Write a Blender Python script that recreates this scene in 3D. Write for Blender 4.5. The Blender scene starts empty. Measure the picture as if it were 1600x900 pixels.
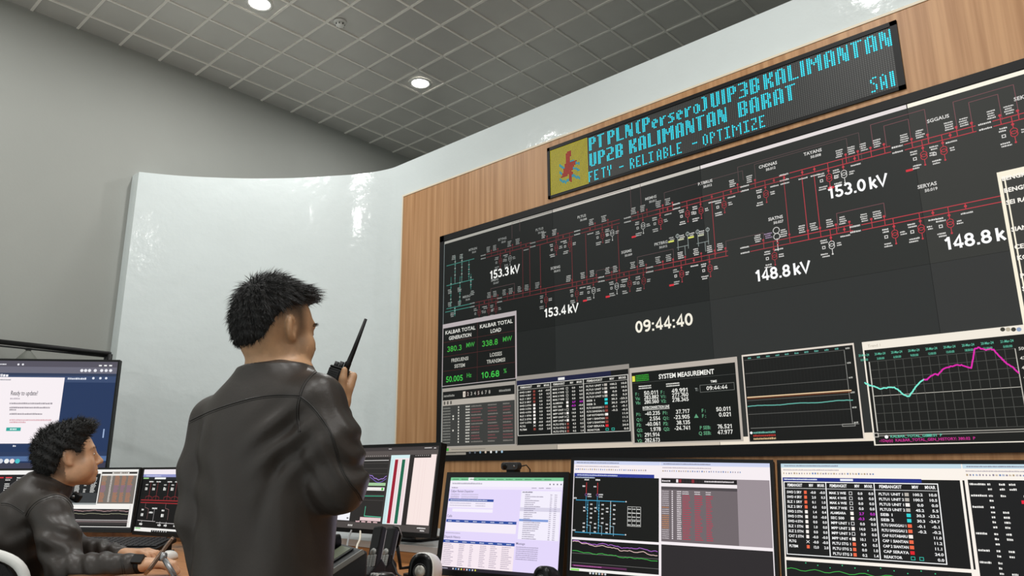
import bpy, bmesh, math, random
import numpy as np
from mathutils import Vector, Matrix
from mathutils.bvhtree import BVHTree
random.seed(7); RNG = np.random.default_rng(7)
C = bpy.context.scene.collection
R = math.radians

# ------------------------------------------------------------ camera, world, lights, exposure
CAM = np.array([0.0, 0.0, 1.12]); FPX = 1143.84
CR = np.array([0.7454, 0.6666, -0.0064]); CU = np.array([0.1631, -0.1733, 0.9713]); CF = np.cross(CU, CR)
CR = np.cross(CF, CU); CR /= np.linalg.norm(CR); CF /= np.linalg.norm(CF); CU = np.cross(CR, CF)
cd = bpy.data.cameras.new('camera'); cam = bpy.data.objects.new('camera', cd); C.objects.link(cam)
cd.sensor_width = 36.0; cd.lens = 36.0 * FPX / 1600.0; cd.clip_start = 0.05; cd.clip_end = 60
cam.matrix_world = Matrix(((CR[0], CU[0], -CF[0], CAM[0]), (CR[1], CU[1], -CF[1], CAM[1]), (CR[2], CU[2], -CF[2], CAM[2]), (0, 0, 0, 1)))
bpy.context.scene.camera = cam
vs = bpy.context.scene.view_settings
vs.view_transform = 'Standard'; vs.look = 'None'; vs.gamma = 1.0; vs.exposure = 0.0; vs.use_curve_mapping = False
w = bpy.data.worlds.new('room_fill'); bpy.context.scene.world = w; w.use_nodes = True
w.node_tree.nodes['Background'].inputs[0].default_value = (0.93, 0.98, 0.95, 1)
w.node_tree.nodes['Background'].inputs[1].default_value = 0.72  # added even fill, entering by the open side behind the camera
LAMP_W = 24.0            # each ceiling downlight
CEIL = 4.42; WY = 3.3    # ceiling height, plane of the video wall

def area(name, loc, rot, size, size_y, power, col=(1, 1, 1), shape='RECTANGLE'):
    l = bpy.data.lights.new(name, 'AREA'); l.shape = shape; l.size = size; l.size_y = size_y; l.energy = power; l.color = col
    o = bpy.data.objects.new(name, l); C.objects.link(o); o.location = loc; o.rotation_euler = rot
    return o

# ------------------------------------------------------------ helpers
def ray(px, py):
    return CR * (px - 800) / FPX - CU * (py - 450) / FPX + CF
def on_y(px, py, Y=WY):
    d = ray(px, py); return CAM + d * (Y / d[1])
def on_z(px, py, Z):
    d = ray(px, py); return CAM + d * ((Z - CAM[2]) / d[2])
H0 = np.array([-0.6663, 0.7457, 0.0])      # horizontal heading of the camera
H1 = np.array([0.7457, 0.6663, 0.0])       # horizontal right of the camera
def at(px, py, F):
    d = ray(px, py); return CAM + d * (F / (d @ H0))
def hw(P):                                  # heading frame (right, forward, up from floor) -> world
    P = np.asarray(P, float); return P[..., 0:1] * H1 + P[..., 1:2] * H0 + P[..., 2:3] * np.array([0, 0, 1.0])

def lin(h):
    h = h.lstrip('#'); v = [int(h[i:i + 2], 16) / 255 for i in (0, 2, 4)]
    return tuple(x / 12.92 if x <= 0.04045 else ((x + 0.055) / 1.055) ** 2.4 for x in v) + (1,)
MATS = {}
def mat(name, col='#808080', rough=0.5, metal=0.0, emit=0.0, spec=0.5, coat=0.0, noise=None, bump=None, stretch=None, col2=None, detail=4):
    """Principled material; noise=(scale, amount) mottles the colour, bump=(scale, strength) roughens the surface."""
    if name in MATS: return MATS[name]
    m = bpy.data.materials.new(name); m.use_nodes = True; nt = m.node_tree; b = nt.nodes['Principled BSDF']
    b.inputs['Base Color'].default_value = lin(col); b.inputs['Roughness'].default_value = rough
    b.inputs['Metallic'].default_value = metal; b.inputs['Specular IOR Level'].default_value = spec
    b.inputs['Coat Weight'].default_value = coat
    if emit:
        b.inputs['Emission Color'].default_value = lin(col); b.inputs['Emission Strength'].default_value = emit
    tc = mp = None
    def coords():
        nonlocal tc, mp
        if mp is None:
            tc = nt.nodes.new('ShaderNodeTexCoord'); mp = nt.nodes.new('ShaderNodeMapping')
            nt.links.new(tc.outputs['Object'], mp.inputs[0])
            if stretch: mp.inputs['Scale'].default_value = stretch
        return mp.outputs[0]
    if noise:
        n = nt.nodes.new('ShaderNodeTexNoise'); n.inputs['Scale'].default_value = noise[0]; n.inputs['Detail'].default_value = detail
        nt.links.new(coords(), n.inputs['Vector'])
        mx = nt.nodes.new('ShaderNodeMix'); mx.data_type = 'RGBA'
        c1 = lin(col); c2 = lin(col2) if col2 else tuple(x * (1 - noise[1]) for x in c1[:3]) + (1,)
        mx.inputs[6].default_value = c1; mx.inputs[7].default_value = c2
        rp = nt.nodes.new('ShaderNodeMapRange'); rp.inputs[1].default_value = 0.35; rp.inputs[2].default_value = 0.65
        nt.links.new(n.outputs[0], rp.inputs[0]); nt.links.new(rp.outputs[0], mx.inputs[0]); nt.links.new(mx.outputs[2], b.inputs['Base Color'])
    if bump:
        n2 = nt.nodes.new('ShaderNodeTexNoise'); n2.inputs['Scale'].default_value = bump[0]; n2.inputs['Detail'].default_value = 5
        nt.links.new(coords(), n2.inputs['Vector'])
        bp = nt.nodes.new('ShaderNodeBump'); bp.inputs['Strength'].default_value = bump[1]; bp.inputs['Distance'].default_value = bump[2] if len(bump) > 2 else 0.01
        nt.links.new(n2.outputs[0], bp.inputs['Height']); nt.links.new(bp.outputs[0], b.inputs['Normal'])
    MATS[name] = m
    return m
def glow(col, k=1.0):
    return mat('display_' + col.lstrip('#') + ('' if k == 1 else '_%d' % int(k * 100)), col, 0.35, emit=k, spec=0.2) if False else _glow(col, k)
def _glow(col, k):
    key = 'display_' + col.lstrip('#').lower() + '_%d' % int(k * 100)
    if key in MATS: return MATS[key]
    m = bpy.data.materials.new(key); m.use_nodes = True; b = m.node_tree.nodes['Principled BSDF']
    b.inputs['Base Color'].default_value = (0.004, 0.004, 0.004, 1); b.inputs['Roughness'].default_value = 0.45
    b.inputs['Specular IOR Level'].default_value = 0.15
    b.inputs['Emission Color'].default_value = lin(col); b.inputs['Emission Strength'].default_value = k
    MATS[key] = m
    return m

def tag(o, label=None, cat=None, group=None, kind=None):
    if label: o['label'] = label
    if cat: o['category'] = cat
    if group: o['group'] = group
    if kind: o['kind'] = kind
    return o
def empty(name, loc, label=None, cat=None, group=None):
    o = bpy.data.objects.new(name, None); C.objects.link(o); o.location = tuple(float(v) for v in loc); o.empty_display_size = 0.05
    return tag(o, label, cat, group)
def wloc(o):
    v = np.zeros(3)
    while o is not None: v = v + np.array(o.location); o = o.parent
    return v
class MB:
    """collects shapes in world coordinates; build() links them as ONE mesh object"""
    def __init__(s): s.v = []; s.f = []; s.m = []; s.mats = []; s.sm = []
    def mi(s, m):
        if m not in s.mats: s.mats.append(m)
        return s.mats.index(m)
    def add(s, V, F, m, smooth=False):
        o = len(s.v); s.v += [tuple(map(float, p)) for p in V]; k = s.mi(m)
        for f in F: s.f.append([i + o for i in f]); s.m.append(k); s.sm.append(smooth)
    def box(s, lo, hi, m, M=None):
        x0, y0, z0 = lo; x1, y1, z1 = hi
        V = [(x0, y0, z0), (x1, y0, z0), (x1, y1, z0), (x0, y1, z0), (x0, y0, z1), (x1, y0, z1), (x1, y1, z1), (x0, y1, z1)]
        if M is not None: V = [M @ Vector(p) for p in V]
        s.add(V, [(3, 2, 1, 0), (4, 5, 6, 7), (0, 1, 5, 4), (1, 2, 6, 5), (2, 3, 7, 6), (3, 0, 4, 7)], m)
    def rbox(s, lo, hi, r, m, M=None, seg=3, axis=2):
        """box whose outline across `axis` has rounded corners"""
        a, b = [i for i in range(3) if i != axis]
        P = []
        for (cx, cy, t0) in ((hi[a] - r, hi[b] - r, 0), (lo[a] + r, hi[b] - r, 90), (lo[a] + r, lo[b] + r, 180), (hi[a] - r, lo[b] + r, 270)):
            for k in range(seg + 1):
                t = R(t0 + 90 * k / seg); P.append((cx + r * math.cos(t), cy + r * math.sin(t)))
        s.prism(P, lo[axis], hi[axis], m, M, axis)
    def prism(s, P, z0, z1, m, M=None, axis=2):
        a, b = [i for i in range(3) if i != axis]; V = []
        for z in (z0, z1):
            for p in P:
                q = [0, 0, 0]; q[a] = p[0]; q[b] = p[1]; q[axis] = z; V.append(q)
        if M is not None: V = [M @ Vector(p) for p in V]
        n = len(P); F = [list(range(n))[::-1], list(range(n, 2 * n))] + [(i, (i + 1) % n, n + (i + 1) % n, n + i) for i in range(n)]
        s.add(V, F, m)
    def tube(s, pts, r, m, seg=10, caps=True):
        pts = [np.array(p, float) for p in pts]; n = len(pts); rs = r if hasattr(r, '__len__') else [r] * n
        V = []; up = None
        for i in range(n):
            t = pts[min(i + 1, n - 1)] - pts[max(i - 1, 0)]; t /= np.linalg.norm(t) + 1e-12
            if up is None: up = np.array([0, 0, 1.0]) if abs(t[2]) < 0.9 else np.array([1.0, 0, 0])
            x = np.cross(up, t); x /= np.linalg.norm(x) + 1e-12; y = np.cross(t, x); up = y
            for k in range(seg):
                a = 2 * math.pi * k / seg; V.append(pts[i] + rs[i] * (math.cos(a) * x + math.sin(a) * y))
        F = [(i * seg + k, i * seg + (k + 1) % seg, (i + 1) * seg + (k + 1) % seg, (i + 1) * seg + k) for i in range(n - 1) for k in range(seg)]
        if caps: F += [list(range(seg))[::-1], list(range((n - 1) * seg, n * seg))]
        s.add(V, F, m, True)
    def lathe(s, prof, m, c=(0, 0, 0), seg=24, M=None):
        V = []; n = len(prof)
        for (r, z) in prof:
            for k in range(seg):
                a = 2 * math.pi * k / seg; p = Vector((r * math.cos(a), r * math.sin(a), z))
                if M is not None: p = M @ p
                V.append((p[0] + c[0], p[1] + c[1], p[2] + c[2]))
        F = [(i * seg + k, i * seg + (k + 1) % seg, (i + 1) * seg + (k + 1) % seg, (i + 1) * seg + k) for i in range(n - 1) for k in range(seg)]
        F += [list(range(seg))[::-1], list(range((n - 1) * seg, n * seg))]
        s.add(V, F, m, True)
    def build(s, name, parent=None, bevel=0.0, kind=None):
        o3 = wloc(parent) if parent is not None else np.zeros(3)
        me = bpy.data.meshes.new(name); me.from_pydata([(p[0] - o3[0], p[1] - o3[1], p[2] - o3[2]) for p in s.v], [], s.f)
        for m in s.mats: me.materials.append(m)
        me.polygons.foreach_set('material_index', s.m); me.polygons.foreach_set('use_smooth', s.sm); me.update()
        o = bpy.data.objects.new(name, me); C.objects.link(o)
        if parent is not None: o.parent = parent
        if bevel:
            b = o.modifiers.new('soft_edges', 'BEVEL'); b.width = bevel; b.segments = 2; b.limit_method = 'ANGLE'; b.angle_limit = R(40)
        if kind: o['kind'] = kind
        return o

# ------------------------------------------------------------ flat drawing on displays
GL = {}
def glyph(ch, bold):
    k = (ch, bold)
    if k in GL: return GL[k]
    def mesh_of(t):
        cu = bpy.data.curves.new('g', 'FONT'); cu.body = t; cu.size = 1.0; cu.resolution_u = 2; cu.offset = 0.022 * bold
        ob = bpy.data.objects.new('g', cu); C.objects.link(ob); dg = bpy.context.evaluated_depsgraph_get(); dg.update()
        ev = ob.evaluated_get(dg); me = ev.to_mesh()
        V = [(v.co.x, v.co.y) for v in me.vertices]; F = [list(p.vertices) for p in me.polygons]; ev.to_mesh_clear()
        bpy.data.objects.remove(ob); bpy.data.curves.remove(cu)
        return V, F
    if 'bar' not in GL:
        GL['bar'] = max(x for x, y in mesh_of('|')[0]); GL['cap'] = max(y for x, y in mesh_of('H')[0])
    V, F = mesh_of(ch) if ch != ' ' else ([], [])
    Wd = max(x for x, y in mesh_of(ch + '|')[0]) - GL['bar']
    GL[k] = (V, F, Wd)
    return GL[k]
def _arc(cx, cy, rx, ry, a0, a1, n=14): return [(cx + rx * math.cos(R(a0 + (a1 - a0) * i / n)), cy + ry * math.sin(R(a0 + (a1 - a0) * i / n))) for i in range(n + 1)]
# heavy sans-serif figures, one unit high: list of strokes and the advance width
FIG = {'0': ([_arc(.29, .5, .2, .41, 0, 360, 24)], .6), '1': ([[(.3, 0), (.3, .98)], [(.1, .72), (.22, .80), (.29, .93)]], .5),
       '2': ([_arc(.29, .69, .2, .22, 165, -35) + [(.12, .09)], [(.07, .085), (.52, .085)]], .6), '3': ([_arc(.28, .705, .18, .205, 160, -90), _arc(.28, .29, .205, .215, 90, -160)], .6),
       '4': ([[(.40, 0), (.40, .95), (.06, .31)], [(.06, .27), (.56, .27)]], .6), '5': ([[(.50, .91), (.17, .91), (.13, .50)], _arc(.28, .31, .21, .235, 135, -160)], .6),
       '6': ([_arc(.29, .31, .2, .225, 0, 360, 20), _arc(.31, .5, .22, .41, 60, 190)], .6), '7': ([[(.06, .91), (.5, .91), (.24, 0)]], .58),
       '8': ([_arc(.29, .71, .17, .205, 0, 360, 20), _arc(.29, .29, .2, .215, 0, 360, 20)], .6), '9': ([_arc(.29, .69, .2, .225, 0, 360, 20), _arc(.27, .5, .22, .41, -120, 10)], .6),
       'k': ([[(.13, 0), (.13, .98)], [(.46, .70), (.16, .33)], [(.25, .40), (.49, .02)]], .54), 'V': ([[(.03, .98), (.32, .06), (.61, .98)]], .64), ' ': ([], .14),
       '-': ([[(.05, .36), (.32, .36)]], .37), '.': ([[(.13, 0), (.13, .17)]], .27), ':': ([[(.14, 0), (.14, .17)], [(.14, .52), (.14, .69)]], .3)}
class Canvas:
    def __init__(s, eps=0.0004): s.mb = MB(); s.eps = eps; s.k = 1.0; s.T = lambda x, y, z: (x, y, z)
    def poly(s, P, col, L=1): s.mb.add([s.T(x, y, L * s.eps) for x, y in P], [list(range(len(P)))], _glow(col, s.k))
    def rect(s, x0, y0, x1, y1, col, L=1): s.poly([(x0, y0), (x1, y0), (x1, y1), (x0, y1)], col, L)
    def frame(s, x0, y0, x1, y1, t, col, L=1):
        s.rect(x0, y0, x1, y0 + t, col, L); s.rect(x0, y1 - t, x1, y1, col, L); s.rect(x0, y0, x0 + t, y1, col, L); s.rect(x1 - t, y0, x1, y1, col, L)
    def line(s, P, wd, col, L=1):
        for (x0, y0), (x1, y1) in zip(P[:-1], P[1:]):
            dx, dy = x1 - x0, y1 - y0; n = math.hypot(dx, dy) or 1e-9; ox, oy = -dy / n * wd / 2, dx / n * wd / 2
            ex, ey = dx / n * wd * .3, dy / n * wd * .3
            s.poly([(x0 - ox - ex, y0 - oy - ey), (x1 - ox + ex, y1 - oy + ey), (x1 + ox + ex, y1 + oy + ey), (x0 + ox - ex, y0 + oy - ey)], col, L)
    def disc(s, x, y, r, col, L=1, n=12): s.poly([(x + r * math.cos(6.2832 * i / n), y + r * math.sin(6.2832 * i / n)) for i in range(n)], col, L)
    def ring(s, x, y, r, t, col, L=1, n=14): s.line([(x + r * math.cos(6.2832 * i / n), y + r * math.sin(6.2832 * i / n)) for i in range(n + 1)], t, col, L)
    def text(s, t, x, y, h, col, L=2, bold=1, wd=None, al='l'):
        """baseline-left at x,y; capital height h; squeezed to width wd when given"""
        G = [glyph(c, bold) for c in t]; tot = sum(g[2] for g in G); k = h / GL['cap']; kx = wd / tot if wd else k
        if al == 'r': x -= tot * kx
        if al == 'c': x -= tot * kx / 2
        m = _glow(col, s.k)
        for V, F, a in G:
            if V: s.mb.add([s.T(x + vx * kx, y + vy * k, L * s.eps) for vx, vy in V], F, m)
            x += a * kx
    def strip(s, P, t, col, L):
        P = [np.array(p, float) for p in P]; n = len(P); A = []; B = []
        cl = np.linalg.norm(P[0] - P[-1]) < 1e-6
        for i in range(n):
            d0 = P[i] - P[i - 1] if i else (P[-1] - P[-2] if cl else P[1] - P[0]); d1 = P[i + 1] - P[i] if i < n - 1 else (P[1] - P[0] if cl else P[-1] - P[-2])
            n0 = np.array([-d0[1], d0[0]]) / np.linalg.norm(d0); n1 = np.array([-d1[1], d1[0]]) / np.linalg.norm(d1)
            m = n0 + n1; m = m / max(.35, m @ n0) if np.linalg.norm(m) > 1e-6 else n0
            if np.linalg.norm(m) > 1.6: m = m / np.linalg.norm(m) * 1.6
            A.append(P[i] + m * t / 2); B.append(P[i] - m * t / 2)
        for i in range(n - 1): s.poly([tuple(B[i]), tuple(B[i + 1]), tuple(A[i + 1]), tuple(A[i])], col, L)
    def figures(s, t, x, y, h, col, L=2, wd=None, weight=.165):
        tot = sum(FIG[q][1] for q in t) * h; k = (wd / tot) if wd else 1
        for q in t:
            for P in FIG[q][0]: s.strip([(x + px * h * k, y + py * h) for px, py in P], weight * h * (.5 + .5 * k), col, L)
            x += FIG[q][1] * h * k
    def words(s, x0, y0, x1, h, col, L=2, fill=1.0, mx=0.9):
        """a line of print too small to read in the photograph: rows of short strokes"""
        x = x0; e = x0 + (x1 - x0) * fill
        while x < e - h * .2:
            wd = min(random.uniform(.35, mx) * h, e - x); s.rect(x, y0, x + wd, y0 + h * random.uniform(.75, 1), col, L); x += wd + h * .22
    def block(s, x0, y0, x1, y1, rows, col, L=2):
        hh = (y1 - y0) / rows
        for i in range(rows): s.words(x0 + random.uniform(0, .15) * (x1 - x0), y0 + i * hh, x1, hh * .62, col, L, random.uniform(.7, 1))
    def build(s, name, parent): return s.mb.build(name, parent)

# ============================================================ the room
M_wall = mat('grey_wall_paint', '#9fa19c', 0.75, noise=(1.2, 0.05), bump=(60, 0.05))
M_part = mat('white_gloss_paint', '#dfe7e7', 0.10, coat=0.4, noise=(1.6, 0.04), bump=(9.0, 0.20, 0.02))
M_wood = mat('oak_veneer', '#c6976a', 0.45, noise=(3.0, 0.2), col2='#ab7b4f', stretch=(14, 14, 0.35), detail=6)
M_trim = mat('cream_edge_strip', '#e8dcc4', 0.5)
M_tile = mat('ceiling_tile_metal', '#d8d6d2', 0.24, metal=0.4, noise=(2.5, 0.06))
M_bar = mat('ceiling_grid_paint', '#f2efe8', 0.45)
M_floor = mat('grey_floor_vinyl', '#8b8a86', 0.5, noise=(3, 0.1))
M_black = mat('black_plastic', '#060607', 0.5, spec=0.3)
M_blackgloss = mat('black_gloss_plastic', '#040405', 0.28, spec=0.35)
M_dark = mat('dark_grey_plastic', '#2b2c2e', 0.5)
M_white = mat('white_plastic', '#e6e6e2', 0.35)
M_grey = mat('light_grey_laminate', '#b4b9bb', 0.45)
M_chrome = mat('brushed_aluminium', '#9a9b9d', 0.35, metal=0.8)

X0, X1, Y0, Y1 = -5.808, 1.9, -2.2, 5.3
TS = 0.3092; GX, GY = -5.565, 1.51
LAMPS = [(3, 2), (3, 7), (3, -3), (3, -8), (14, 0), (14, -5), (14, -10), (20, 0), (20, -5)]
LAMPS = [(i, j, GX + (i + .5) * TS, GY + (j + .5) * TS) for i, j in LAMPS]
mb = MB()
xs = [X0] + [GX + i * TS for i in range(0, 25) if GX + i * TS < X1] + [X1]
ys = [Y0] + [GY + j * TS for j in range(-13, 13) if Y0 < GY + j * TS < Y1] + [Y1]
for a, b in zip(xs[:-1], xs[1:]):
    for c, d in zip(ys[:-1], ys[1:]):
        g = 0.006; ta, tb = random.gauss(0, .006), random.gauss(0, .006)
        if min(b - a, d - c) < .05: ta = tb = 0
        V = [(x, y, CEIL + 0.004 + ta * (x - (a + b) / 2) + tb * (y - (c + d) / 2)) for x, y in ((a, c), (a, d), (b, d), (b, c))]
        mb.add(V, [(0, 1, 2, 3)], M_tile)
for x in xs[1:-1]: mb.box((x - .009, Y0, CEIL - .003), (x + .009, Y1, CEIL + .006), M_bar)
for y in ys[1:-1]: mb.box((X0, y - .009, CEIL - .0032), (X1, y + .009, CEIL + .006), M_bar)
mb.box((X0, Y0, CEIL + .03), (X1, Y1, CEIL + .08), M_dark)
mb.build('ceiling', kind='structure')
for nm, lo, hi, m in (('floor', (X0, Y0, -.06), (X1, Y1, 0), M_floor), ('wall_left', (X0 - .1, Y0, 0), (X0, Y1, CEIL + .03), M_wall),
                      ('wall_back', (X0, Y1, 0), (X1, Y1 + .1, CEIL + .03), M_wall), ('wall_right', (X1, Y0, 0), (X1 + .1, Y1 + .1, CEIL + .03), M_wall)):
    b = MB(); b.box(lo, hi, m); b.build(nm, kind='structure')
# the white partition: flat behind the video wall, then sweeping forward in a curve to the grey wall
cp = [(X1, 3.315), (-4.10, 3.315), (-4.19, 3.31), (-4.33, 3.27), (-4.50, 3.19), (-4.66, 3.085), (-4.83, 2.97), (-4.99, 2.845), (-5.21, 2.645), (-5.41, 2.425), (-5.55, 2.245), (-5.68, 2.033)]
def smooth2(P, n=6):
    out = []
    for i in range(len(P) - 1):
        p0, p1, p2, p3 = [np.array(P[max(0, min(len(P) - 1, j))], float) for j in (i - 1, i, i + 1, i + 2)]
        for k in range(n):
            t = k / n; out.append(tuple(.5 * ((2 * p1) + (p2 - p0) * t + (2 * p0 - 5 * p1 + 4 * p2 - p3) * t * t + (3 * p1 - p0 - 3 * p2 + p3) * t ** 3)))
    return out + [P[-1]]
cs = [cp[0]] + smooth2(cp[1:])
back = [(x + (0 if x > -4.1 else -.06), y + .12) for x, y in cs[:-6]] + [(X0 + .002, 2.25)]
ring = cs + [(X0 + .002, 2.033)] + back[::-1]
PT = CAM[2] + .68 * 3.3
b = MB(); n = len(ring); V = [(x, y, 0) for x, y in ring] + [(x, y, PT) for x, y in ring]
nc = len(cs)
b.add(V, [(i, i + 1, n + i + 1, n + i) for i in range(nc - 1)], M_part, True)
b.add(V, [(i, (i + 1) % n, n + (i + 1) % n, n + i) for i in range(nc - 1, n)], M_part)
b.add(V, [(i, i + 1, n + i + 1) for i in range(0)] + [(i, n + i, n + i + 1, i + 1) for i in range(0)], M_part)
m_ = len(back)
tops = []
for i in range(nc - 1):
    j0 = nc + 1 + (m_ - 1) - min(m_ - 1, int(i * (m_ - 1) / (nc - 1))); j1 = nc + 1 + (m_ - 1) - min(m_ - 1, int((i + 1) * (m_ - 1) / (nc - 1)))
    tops.append([n + i, n + i + 1, n + j1] + ([n + j0] if j0 != j1 else []))
tops.append([n + nc - 1, n + nc, n + nc + 1]); b.add(V, tops, M_part)
pt = b.build('wall_partition', kind='structure')
# oak cladding round the video wall
WL, WR, WT = -4.012, 0.93, 3.081
b = MB(); b.box((WL, 3.296, 0), (WR, 3.314, WT), M_wood); b.build('trim_1', kind='structure')
b = MB(); b.box((WL - .012, 3.292, 0), (WL, 3.314, WT + .012), M_trim); b.box((WL, 3.292, WT), (WR, 3.314, WT + .012), M_trim); b.build('trim_2', kind='structure')

# ceiling downlights and the smoke detector
M_lamp = mat('lamp_lens', '#fffdf4', 0.4, emit=14.0)
def downlight(x, y, label):
    o = empty('ceiling_downlight', (x, y, CEIL), label, 'ceiling light', 'round downlights in the ceiling')
    b = MB(); b.lathe([(.078, -.002), (.098, -.002), (.1, -.008), (.08, -.012), (.074, -.004)], M_white, (x, y, CEIL)); b.build('rim', o)
    b = MB(); b.lathe([(.0, -.010), (.04, -.010), (.074, -.006), (.074, .0)], M_lamp, (x, y, CEIL)); b.build('lens', o)
    l = area('downlight_lamp', (x, y, CEIL - .02), (0, 0, 0), .15, .15, LAMP_W, (1, .992, .97), 'DISK')
for k, (i, j, x, y) in enumerate(LAMPS):
    if k < 2: downlight(x, y, ['round white ceiling downlight, lit, the one nearer the top edge of the picture', 'round white ceiling downlight, lit, the one nearer the white partition'][k])
    else: downlight(x, y, 'round white ceiling downlight, lit, above the desks beyond the edge of the picture')
sx, sy = -4.247, 2.819
o = empty('smoke_detector', (sx, sy, CEIL), 'small round white smoke detector on the grey ceiling tiles', 'smoke detector')
b = MB(); b.lathe([(.0, -.012), (.048, -.012), (.05, -.002), (.05, .0)], M_white, (sx, sy, CEIL)); b.build('base', o)
b = MB(); b.lathe([(.0, -.036), (.022, -.036), (.034, -.03), (.037, -.012), (.0, -.011)], M_white, (sx, sy, CEIL))
for k in range(8):
    a = k * math.pi / 4; b.box((sx + .031 * math.cos(a) - .005, sy + .031 * math.sin(a) - .005, CEIL - .031), (sx + .031 * math.cos(a) + .005, sy + .031 * math.sin(a) + .005, CEIL - .018), M_dark)
b.build('sensor_head', o)

# ============================================================ the LED running-text sign
SL, SR_, SB, ST = -2.632, -0.636, 2.706, 3.040
sg = empty('led_sign', (-1.634, 3.28, 2.71), 'long black LED sign with cyan running text and a yellow emblem, above the video wall', 'led sign')
b = MB(); t = .028
b.box((SL, 3.2865, SB), (SR_, 3.297, SB + .018), M_black); b.box((SL, 3.2865, ST - .022), (SR_, 3.297, ST), M_black)
b.box((SL, 3.2865, SB), (SL + t * .7, 3.297, ST), M_black); b.box((SR_ - t, 3.2865, SB), (SR_, 3.297, ST), M_black)
b.build('housing', sg)
IL, IR, IB, IT = SL + t * .7, SR_ - t, SB + .018, ST - .022
NX, NY = 192, 32; PX_, PY_ = (IR - IL) / NX, (IT - IB) / NY
m = bpy.data.materials.new('led_matrix'); m.use_nodes = True; nt = m.node_tree; bs = nt.nodes['Principled BSDF']; bs.inputs['Roughness'].default_value = .5
tc = nt.nodes.new('ShaderNodeTexCoord'); sp = nt.nodes.new('ShaderNodeSeparateXYZ'); nt.links.new(tc.outputs['Object'], sp.inputs[0])
def mth(op, a, b=None):
    q = nt.nodes.new('ShaderNodeMath'); q.operation = op
    for i, v in enumerate((a, b)):
        if v is None: continue
        if hasattr(v, 'links'): nt.links.new(v, q.inputs[i])
        else: q.inputs[i].default_value = v
    return q.outputs[0]
ds = []
for ax, pit, o0 in ((0, PX_, IL + 1.634), (2, PY_, IB - 2.71)):
    f = mth('FRACT', mth('DIVIDE', mth('SUBTRACT', sp.outputs[ax], o0 - 10 * pit), pit)); ds.append(mth('POWER', mth('SUBTRACT', f, .5), 2.0))
dd = mth('LESS_THAN', mth('ADD', ds[0], ds[1]), .075)
mx = nt.nodes.new('ShaderNodeMix'); mx.data_type = 'RGBA'; mx.inputs[6].default_value = lin('#131415'); mx.inputs[7].default_value = lin('#585a58')
nt.links.new(dd, mx.inputs[0]); nt.links.new(mx.outputs[2], bs.inputs['Base Color'])
b = MB(); b.box((IL, 3.291, IB), (IR, 3.2955, IT), m); b.build('display_panel', sg)
F5 = {'P': '11110 11011 11011 11110 11000 11000 11000', 'T': '11111 01100 01100 01100 01100 01100 01100', 'L': '11000 11000 11000 11000 11000 11000 11111',
      'N': '11001 11101 11101 11111 10111 10111 10011', '(': '011 110 110 110 110 110 011', ')': '110 011 011 011 011 011 110', 'e': '0000 0000 0110 1011 1111 1100 0110',
      'r': '0000 0000 1011 1110 1100 1100 1100', 's': '0000 0000 0111 1100 0110 0011 1110', 'o': '0000 0000 0110 1011 1011 1011 0110', 'U': '11011 11011 11011 11011 11011 11011 01110',
      'I': '11 11 11 11 11 11 11', '3': '11110 00011 00011 01110 00011 00011 11110', 'B': '11110 11011 11011 11110 11011 11011 11110', 'K': '11011 11011 11110 11100 11110 11011 11011',
      'A': '01110 11011 11011 11011 11111 11011 11011', 'M': '1100011 1110111 1111111 1101011 1100011 1100011 1100011', '2': '11110 00011 00011 01110 11000 11000 11111', 'R': '11110 11011 11011 11110 11110 11011 11011', ' ': '000 000 000 000 000 000 000', 'S': '01111 11000 11000 01110 00011 00011 11110'}
F3 = {'F': '111 100 100 110 100 100 100', 'E': '111 100 100 110 100 100 111', 'T': '111 010 010 010 010 010 010', 'Y': '101 101 101 010 010 010 010', '-': '000 000 000 111 000 000 000', 'R': '110 101 101 110 110 101 101', 'L': '100 100 100 100 100 100 111', 'I': '111 010 010 010 010 010 111',
      'A': '010 101 101 101 111 101 101', 'B': '110 101 101 110 101 101 110', 'O': '010 101 101 101 101 101 010', 'P': '110 101 101 110 100 100 100', 'M': '10001 11011 10101 10101 10001 10001 10001', 'Z': '111 001 001 010 100 100 111', ' ': '00 00 00 00 00 00 00', 'S': '011 100 100 010 001 001 110'}
def dots_of(txt, font, c0, r0, rows, gap=1, c1=None, cl=(28, 192)):
    idx = [0, 1, 1, 2, 3, 4, 5, 5, 6] if rows == 9 else [0, 1, 2, 3, 4, 4, 5, 6] if rows == 8 else list(range(7))
    out = []; x = 0
    for ch in txt:
        G = font[ch].split(' '); wd = len(G[0])
        for rr, i in enumerate(idx):
            for cc in range(wd):
                if G[i][cc] == '1': out.append((x + cc, r0 + rr))
        x += wd + gap
    tot = x - gap; k = 1 if c1 is None else (c1 - c0) / tot
    return [(q, rr) for q, rr in ((int(round(c0 + cx * k)), rr) for cx, rr in out) if cl[0] <= q < cl[1]]
D = []
for seg in (('PT', 29, 1, 9, None), ('PLN', 42, 1, 9, None), ('(Persero)', 61, 1, 9, None), ('UIP3B', 106, 1, 9, None), ('KALIMANTAN', 134, 1, 9, None), ('UP2B', 29, 12, 9, None), ('KALIMANTAN', 56, 12, 9, None), ('BARAT', 120, 12, 9, None)):
    D += dots_of(seg[0], F5, seg[1], seg[2], seg[3], 1, seg[4])
D += dots_of('FETY', F3, 28, 24, 7, 1, 44) + dots_of('-', F3, 49, 24, 7) + dots_of('RELIABLE', F3, 56, 24, 7, 1, 88) + dots_of('-', F3, 94, 24, 7) + dots_of('OPTIMIZE', F3, 100, 24, 7, 1, 133) + dots_of('SA', F3, 181, 23, 8, 1) + [(189, r) for r in range(23, 31)] + [(190, r) for r in range(23, 31)]
D = [d for d in set(D) if not (d[0] == 28 and d[1] < 24)]
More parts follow.
